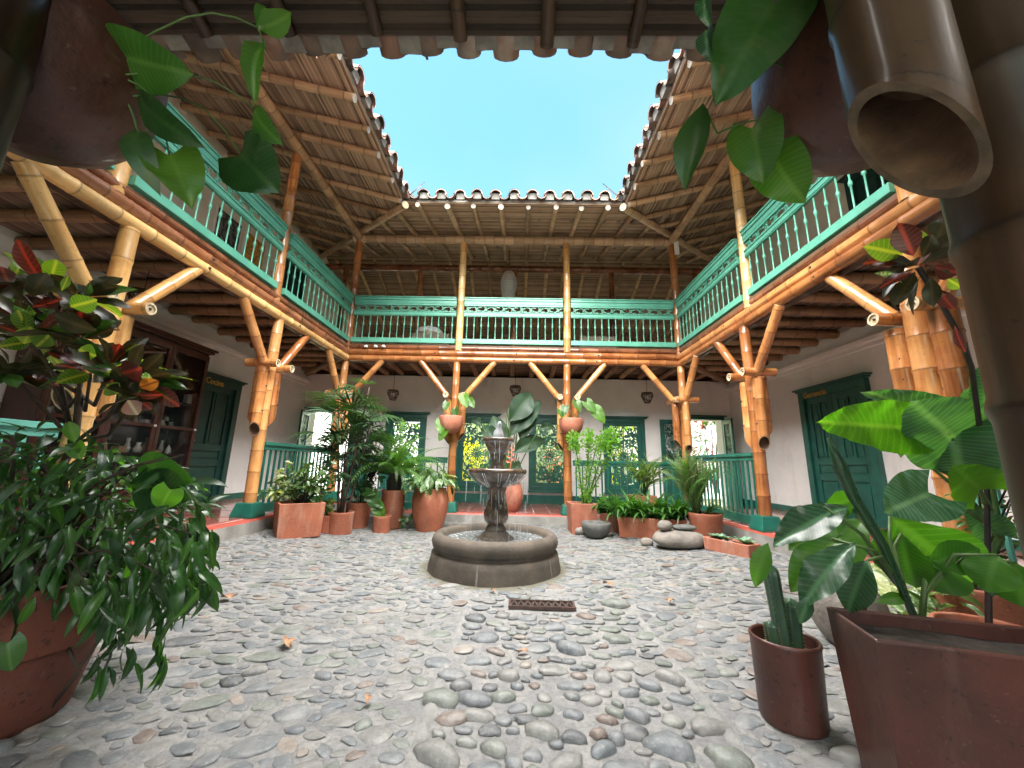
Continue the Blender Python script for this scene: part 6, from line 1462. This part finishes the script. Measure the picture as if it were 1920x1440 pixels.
for (u, v, D) in ((1545, 950, 1.6), (1590, 945, 1.7), (1600, 1022, 1.45), (1668, 968, 1.55), (1690, 1000, 1.5), (1735, 1058, 1.45), (1745, 1050, 1.45), (1628, 1050, 1.4), (1870, 1040, 1.35), (1905, 1055, 1.35), (1560, 1010, 1.62), (1618, 970, 1.75)):
    mid = px(1668 if u < 1700 else 1740, 1040, 1.48); pl.stem([C0, C0.lerp(mid, .5), mid.lerp(px(u, v, D), .4), px(u, v, D)], [.013, .011, .007, .005])
tip = px(1553, 822, 1.5); m1 = px(1600, 930, 1.48); m2 = px(1655, 1020, 1.46); mb = MB(); mb.tube([C0, m2, m1, px(1575, 875, 1.49), tip], [.012, .016, .020, .024, .006], 10); mb.build('furled_leaf', LM_['lily'], pl.root)
for k in range(14): a = px(U(1740, 1920), 1215, U(1.3, 1.4)); 
pl.done()
# taro
c = Vector((2.62, 2.42, gz(2.62, 2.42))); pl = Plant('elephant_ear', 'elephant ear plant with huge ruffled leaves in front of the right orange column', 'potted plant', c); pot(pl, c, CYL(.22, .30), 'terracotta'); pl.sm = 'stem'
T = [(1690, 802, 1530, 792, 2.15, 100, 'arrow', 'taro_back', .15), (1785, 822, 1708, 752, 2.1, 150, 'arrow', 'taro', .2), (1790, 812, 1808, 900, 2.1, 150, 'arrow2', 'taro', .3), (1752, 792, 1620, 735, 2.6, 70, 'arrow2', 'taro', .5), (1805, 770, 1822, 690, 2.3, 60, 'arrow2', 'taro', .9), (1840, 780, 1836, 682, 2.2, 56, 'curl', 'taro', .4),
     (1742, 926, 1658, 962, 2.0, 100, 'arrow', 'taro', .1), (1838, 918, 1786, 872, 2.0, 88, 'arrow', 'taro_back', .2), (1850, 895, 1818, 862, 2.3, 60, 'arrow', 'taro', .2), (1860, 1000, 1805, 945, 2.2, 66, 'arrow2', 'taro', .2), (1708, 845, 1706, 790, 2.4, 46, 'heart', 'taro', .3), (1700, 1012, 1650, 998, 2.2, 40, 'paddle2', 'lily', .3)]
for q in T: pleaf(pl, *q)
B = c + Vector((0, 0, .28))
for (u, v, D) in ((1690, 802, 2.15), (1785, 822, 2.1), (1805, 770, 2.3), (1840, 780, 2.2), (1742, 926, 2.), (1838, 918, 2.), (1850, 895, 2.3), (1860, 1000, 2.2), (1708, 845, 2.4), (1752, 792, 2.6)):
    e = px(u, v, D); q = px(1878, 1010, 2.25); pl.stem([B, q, q.lerp(e, .45) + Vector((0, 0, .05)), e], [.022, .017, .012, .007])
pl.done()
# pot at the far right with a leafy stemmed shrub
c = at(1882, 1176, z=.06); c = Vector((c.x + .1, c.y + .12, gz(c.x, c.y))); c = ground(1885, 1185) + Vector((.12, .14, 0)); pl = Plant('potted_shrub', 'thin stemmed shrub in a tapered terracotta pot at the right edge', 'potted plant', c); pot(pl, c, [(.16, 0), (.18, .02), (.225, .24), (.232, .27)], 'terracotta'); pl.sm = 'darkstem'
for k in range(12):
    b0 = c + Vector((U(-.1, .1), U(-.1, .1), .25)); e = px(U(1780, 1915), U(860, 1090), U(2.2, 2.7)); pl.stem(arc(b0, e, .03), .005)
    for q in range(16): p = b0.lerp(e, U(.3, 1.03)) + rdir() * .04; pl.leaf(random.choice(('ovate', 'round')), random.choice(('glossy', 'gard', 'glossy')), LMx(p, rdir(-.5, .8), UPV + rdir() * .7, U(.04, .08)))
pl.done()
c = ground(1750, 1180); pl = Plant('variegated_clump', 'low clump of variegated leaves on the ground behind the square planter', 'plant', c)
for k in range(130): p = px(U(1665, 1835), U(1085, 1175), U(2.0, 2.5)); pl.leaf(random.choice(('ovate', 'ovate2')), random.choice(('varieg', 'cream', 'gard', 'varieg')), LMx(p, rdir(-.4, 1.), UPV + Vector((0, -.6, 0)) + rdir() * .5, U(.08, .16)))
for k in range(18): pl.stem(arc(c + Vector((U(-.2, .2), U(-.2, .2), 0)), px(U(1680, 1820), U(1100, 1160), 2.25), .02), .003)
pl.done()
# croton on the right
c = Vector((2.15, 1.95, gz(2.15, 1.95))); pl = Plant('croton', 'dark croton with long bare stems and red veined leaves at the right', 'potted plant', c); pot(pl, c, CYL(.18, .28), 'terracotta'); pl.sm = 'darkstem'
h = px(1722, 502, 1.55); knee = px(1800, 630, 1.7); pl.stem([c + Vector((0, 0, .25)), px(1850, 900, 2.2), px(1822, 690, 1.85), knee, px(1760, 560, 1.6), h], [.014, .013, .012, .011, .011, .010])
CR_ = [(1692, 478, 1620, 462, 40, 'croton_g', .2), (1712, 480, 1685, 418, 42, 'croton_r', .1), (1700, 485, 1618, 495, 26, 'croton_r', .4), (1756, 450, 1774, 408, 40, 'croton_d', .1), (1716, 515, 1675, 575, 34, 'croton_d', .3), (1710, 510, 1650, 540, 22, 'croton_r', .6), (1742, 490, 1790, 440, 36, 'croton_d', .3), (1745, 520, 1750, 575, 26, 'croton_d', .1), (1750, 500, 1800, 512, 34, 'croton_r', .2), (1780, 555, 1745, 575, 16, 'croton_p', .2), (1782, 545, 1742, 562, 14, 'croton_p', .5), (1776, 522, 1806, 540, 22, 'croton_g', .2), (1728, 480, 1748, 440, 30, 'croton_d', .5), (1700, 500, 1655, 560, 20, 'croton_d', .7), (1705, 490, 1665, 520, 22, 'croton_d', .8), (1736, 470, 1722, 430, 16, 'croton_g', .8), (1790, 610, 1810, 660, 14, 'croton_r', .3), (1760, 460, 1800, 470, 30, 'croton_r', .6), (1725, 520, 1712, 590, 14, 'croton_d', .9), (1758, 540, 1790, 580, 24, 'croton_r', .3), (1690, 530, 1640, 512, 18, 'varieg', .9)]
for (u0, v0, u1, v1, W, m_, ti) in CR_: pleaf(pl, u0, v0, u1, v1, U(1.45, 1.65), W, 'croton', m_, ti)
for k in range(16): d = rdir(-.6, .9); pl.leaf('croton', random.choice(('croton_d', 'croton_d', 'croton_r')), LMx(h + d * .02, d, UPV + rdir() * .5, U(.10, .17)))
pl.done()

# --- left foreground
c = Vector((-1.98, 1.62, gz(-1.98, 1.62))); pl = Plant('potted_bush', 'big drooping dark green bush spilling from a tapered terracotta pot at the left edge', 'potted plant', c)
pot(pl, c, [(.22, 0), (.225, .02), (.33, .46), (.345, .50)], 'terra_half_shade', soil=.05); pl.sm = 'bark'; B = c + Vector((0, 0, .46))
def bushleaf(u, v, D, L=None, down=.6, m_=None, t_=None):
    p = px(u, v, D); out_ = (p - (B + Vector((0, 0, .25)))); out_.z *= .4; d = out_.normalized() * U(.4, 1) + rdir() * .6 + Vector((0, 0, -down))
    pl.leaf(t_ or random.choice(('lance', 'lance2', 'lance2')), m_ or random.choice(('bush', 'bush', 'glossy', 'bush', 'bush', 'lily_lit', 'palm')), LMx(p, d, UPV + out_.normalized() * .4 + rdir() * .55, L or U(.06, .15), U(.55, .9)))
for k in range(1400):
    u = U(-30, 375); top_ = 800 + (0 if u < 120 else (u - 120) * .42); bot = 1150 - max(0, (u - 250)) * .35
    if u < 120: bot = 1130
    q = R() ** .8; v = top_ + (bot - top_) * q; bushleaf(u, v, U(1.25, 2.0), down=.1 + .8 * q)
for (u, v) in [(300, 1190), (310, 1150), (390, 1100), (370, 1060), (385, 1010), (350, 985), (330, 1110), (240, 1230), (220, 1200), (280, 1130), (300, 1235), (190, 1250), (350, 1060), (360, 1000)]:
    for k in range(6): bushleaf(u + U(-14, 14), v + U(-25, 15), 1.4, U(.08, .13), 1.4)
for q in ((250, 905, 362, 935, 1.35, 80, 'ovate', 'bush', .1), (262, 858, 368, 905, 1.4, 60, 'ovate2', 'bush', .4), (320, 918, 300, 955, 1.3, 50, 'heart', 'bright', .2), (255, 930, 318, 925, 1.35, 50, 'heart', 'bright', .3), (130, 790, 140, 830, 1.3, 22, 'lance', 'bright', .1), (140, 835, 152, 862, 1.3, 30, 'heart', 'bright', .4), (15, 1205, 22, 1258, 1.0, 46, 'heart', 'glossy', .2), (355, 970, 400, 1010, 1.5, 20, 'lance', 'bush', .3), (365, 1040, 410, 1148, 1.4, 26, 'lance', 'bush', .2)): pleaf(pl, *q)
for k in range(70):
    e = px(U(20, 370), U(840, 1150), U(1.2, 1.8)); pl.stem(arc(B + Vector((U(-.15, .15), U(-.15, .15), 0)), e, .12), [.008, .007, .005, .004, .003, .002])
for (pts_) in ([(150, 1120), (210, 1190), (255, 1170), (290, 1110)], [(120, 1200), (150, 1260), (110, 1310)], [(200, 1180), (130, 1280), (95, 1330)], [(210, 1180), (300, 1150), (300, 1210)]): pl.stem([px(u, v, 1.45) for u, v in pts_], .006)
pl.done()
# croton on the left
c = Vector((-2.62, 2.05, gz(-2.62, 2.05))); pl = Plant('croton', 'tall croton with green, yellow and dark red leaves in front of the left column', 'potted plant', c); pot(pl, c, CYL(.2, .3), 'terracotta'); pl.sm = 'bark'
trunk = [c + Vector((0, 0, .25)), px(140, 830, 2.1), px(150, 740, 1.95)]; pl.stem(trunk, [.02, .018, .015])
heads = [(20, 530, 1.6), (90, 540, 1.6), (150, 560, 1.6), (60, 640, 1.6), (150, 640, 1.6), (205, 690, 1.6), (250, 715, 1.55), (110, 610, 1.75), (30, 600, 1.8), (170, 700, 1.7), (20, 700, 1.7), (90, 700, 1.8), (260, 745, 1.6)]
for i, (u, v, D) in enumerate(heads):
    hpt = px(u, v, D); pl.stem([trunk[2 if i % 2 else 1], px((u + 150) / 2, v + 70, D + .1), hpt], [.010, .008, .006])
    for k in range(17):
        d = rdir(-.5, 1.1); ms = ('croton_d', 'croton_d', 'glossy', 'croton_g', 'croton_d', 'croton_d', 'glossy', 'croton_d', 'croton_r')
        pl.leaf('croton', random.choice(ms), LMx(hpt + d * .02, d, UPV * .7 + rdir() * .6 + (CAM - hpt).normalized() * .4, U(.11, .18)))
for (u0, v0, u1, v1, W, m_, ti) in ((132, 575, 182, 562, 36, 'croton_g', .1), (148, 655, 180, 668, 34, 'croton_g', .2), (45, 645, 58, 612, 30, 'croton_g', .1), (68, 650, 92, 628, 30, 'croton_g', .3), (230, 700, 266, 690, 44, 'croton_r', .1), (262, 726, 298, 714, 26, 'croton_o', .1), (250, 738, 304, 740, 16, 'croton_r', .6), (240, 750, 258, 778, 32, 'croton_p', .1), (268, 755, 284, 768, 18, 'croton_r', .2), (200, 720, 222, 738, 30, 'croton_g', .3), (195, 705, 228, 690, 16, 'croton_g', .5), (2, 500, 18, 535, 28, 'croton_r', .1), (62, 545, 88, 512, 34, 'croton_d', .1), (100, 590, 180, 620, 36, 'croton_d', .3), (115, 545, 128, 515, 12, 'croton_g', .3), (60, 575, 118, 560, 20, 'croton_r', .5), (265, 706, 285, 708, 18, 'varieg', .2)):
    pleaf(pl, u0, v0, u1, v1, 1.5, W, 'croton', m_, ti)
pl.done()

# --- garden seen through the windows
def gbush(x, y, r_, h, n, ms, label, ls=.22, group='garden shrubs seen through the windows'):
    pl = Plant('garden_shrub', label, 'shrub', (x, y, 0), group); pl.sm = 'bark'
    for k in range(6): pl.stem(arc((x, y, 0), (x + U(-r_, r_) * .6, y + U(-r_, r_) * .4, h * U(.5, .9)), .1), .02)
    for k in range(n):
        d = rdir(-1, 1.5); p = Vector((x, y, h * .55)) + Vector((d.x * r_, d.y * r_ * .7, d.z * h * .5)) * U(.5, 1.05); pl.leaf(random.choice(('ovate', 'lance2', 'ovate2')), random.choice(ms), LMx(p, d + Vector((0, 0, U(-.6, .3))), UPV + rdir() * .6, U(.7, 1.3) * ls))
    pl.done(limit=0)
gbush(-4.2, 13.6, .9, 2.6, 420, ('gard', 'glossy', 'bright'), 'leafy green garden shrub seen through the leftmost window')
gbush(-1.9, 12.9, .75, 1.7, 520, ('yellow',), 'yellow leaved garden shrub behind the window left of the fountain')
gbush(-.9, 13.9, .9, 2.9, 420, ('gard', 'bright', 'gard'), 'tall green garden shrub behind the window left of the fountain')
gbush(1.6, 13.2, .65, 1.9, 320, ('redleaf', 'gard', 'glossy'), 'reddish garden shrub behind the window right of the fountain')
gbush(.5, 14.0, .8, 2.4, 260, ('gard', 'glossy'), 'green garden shrub behind the middle of the back wall')
gbush(3.4, 12.6, .8, 2.7, 420, ('gard', 'bright', 'yellow'), 'yellow green garden shrub behind the right fretwork window')
gbush(6.2, 12.4, .7, 3.0, 380, ('palm', 'bush', 'croton_r'), 'dark brown and green shrub outside the right doorway')
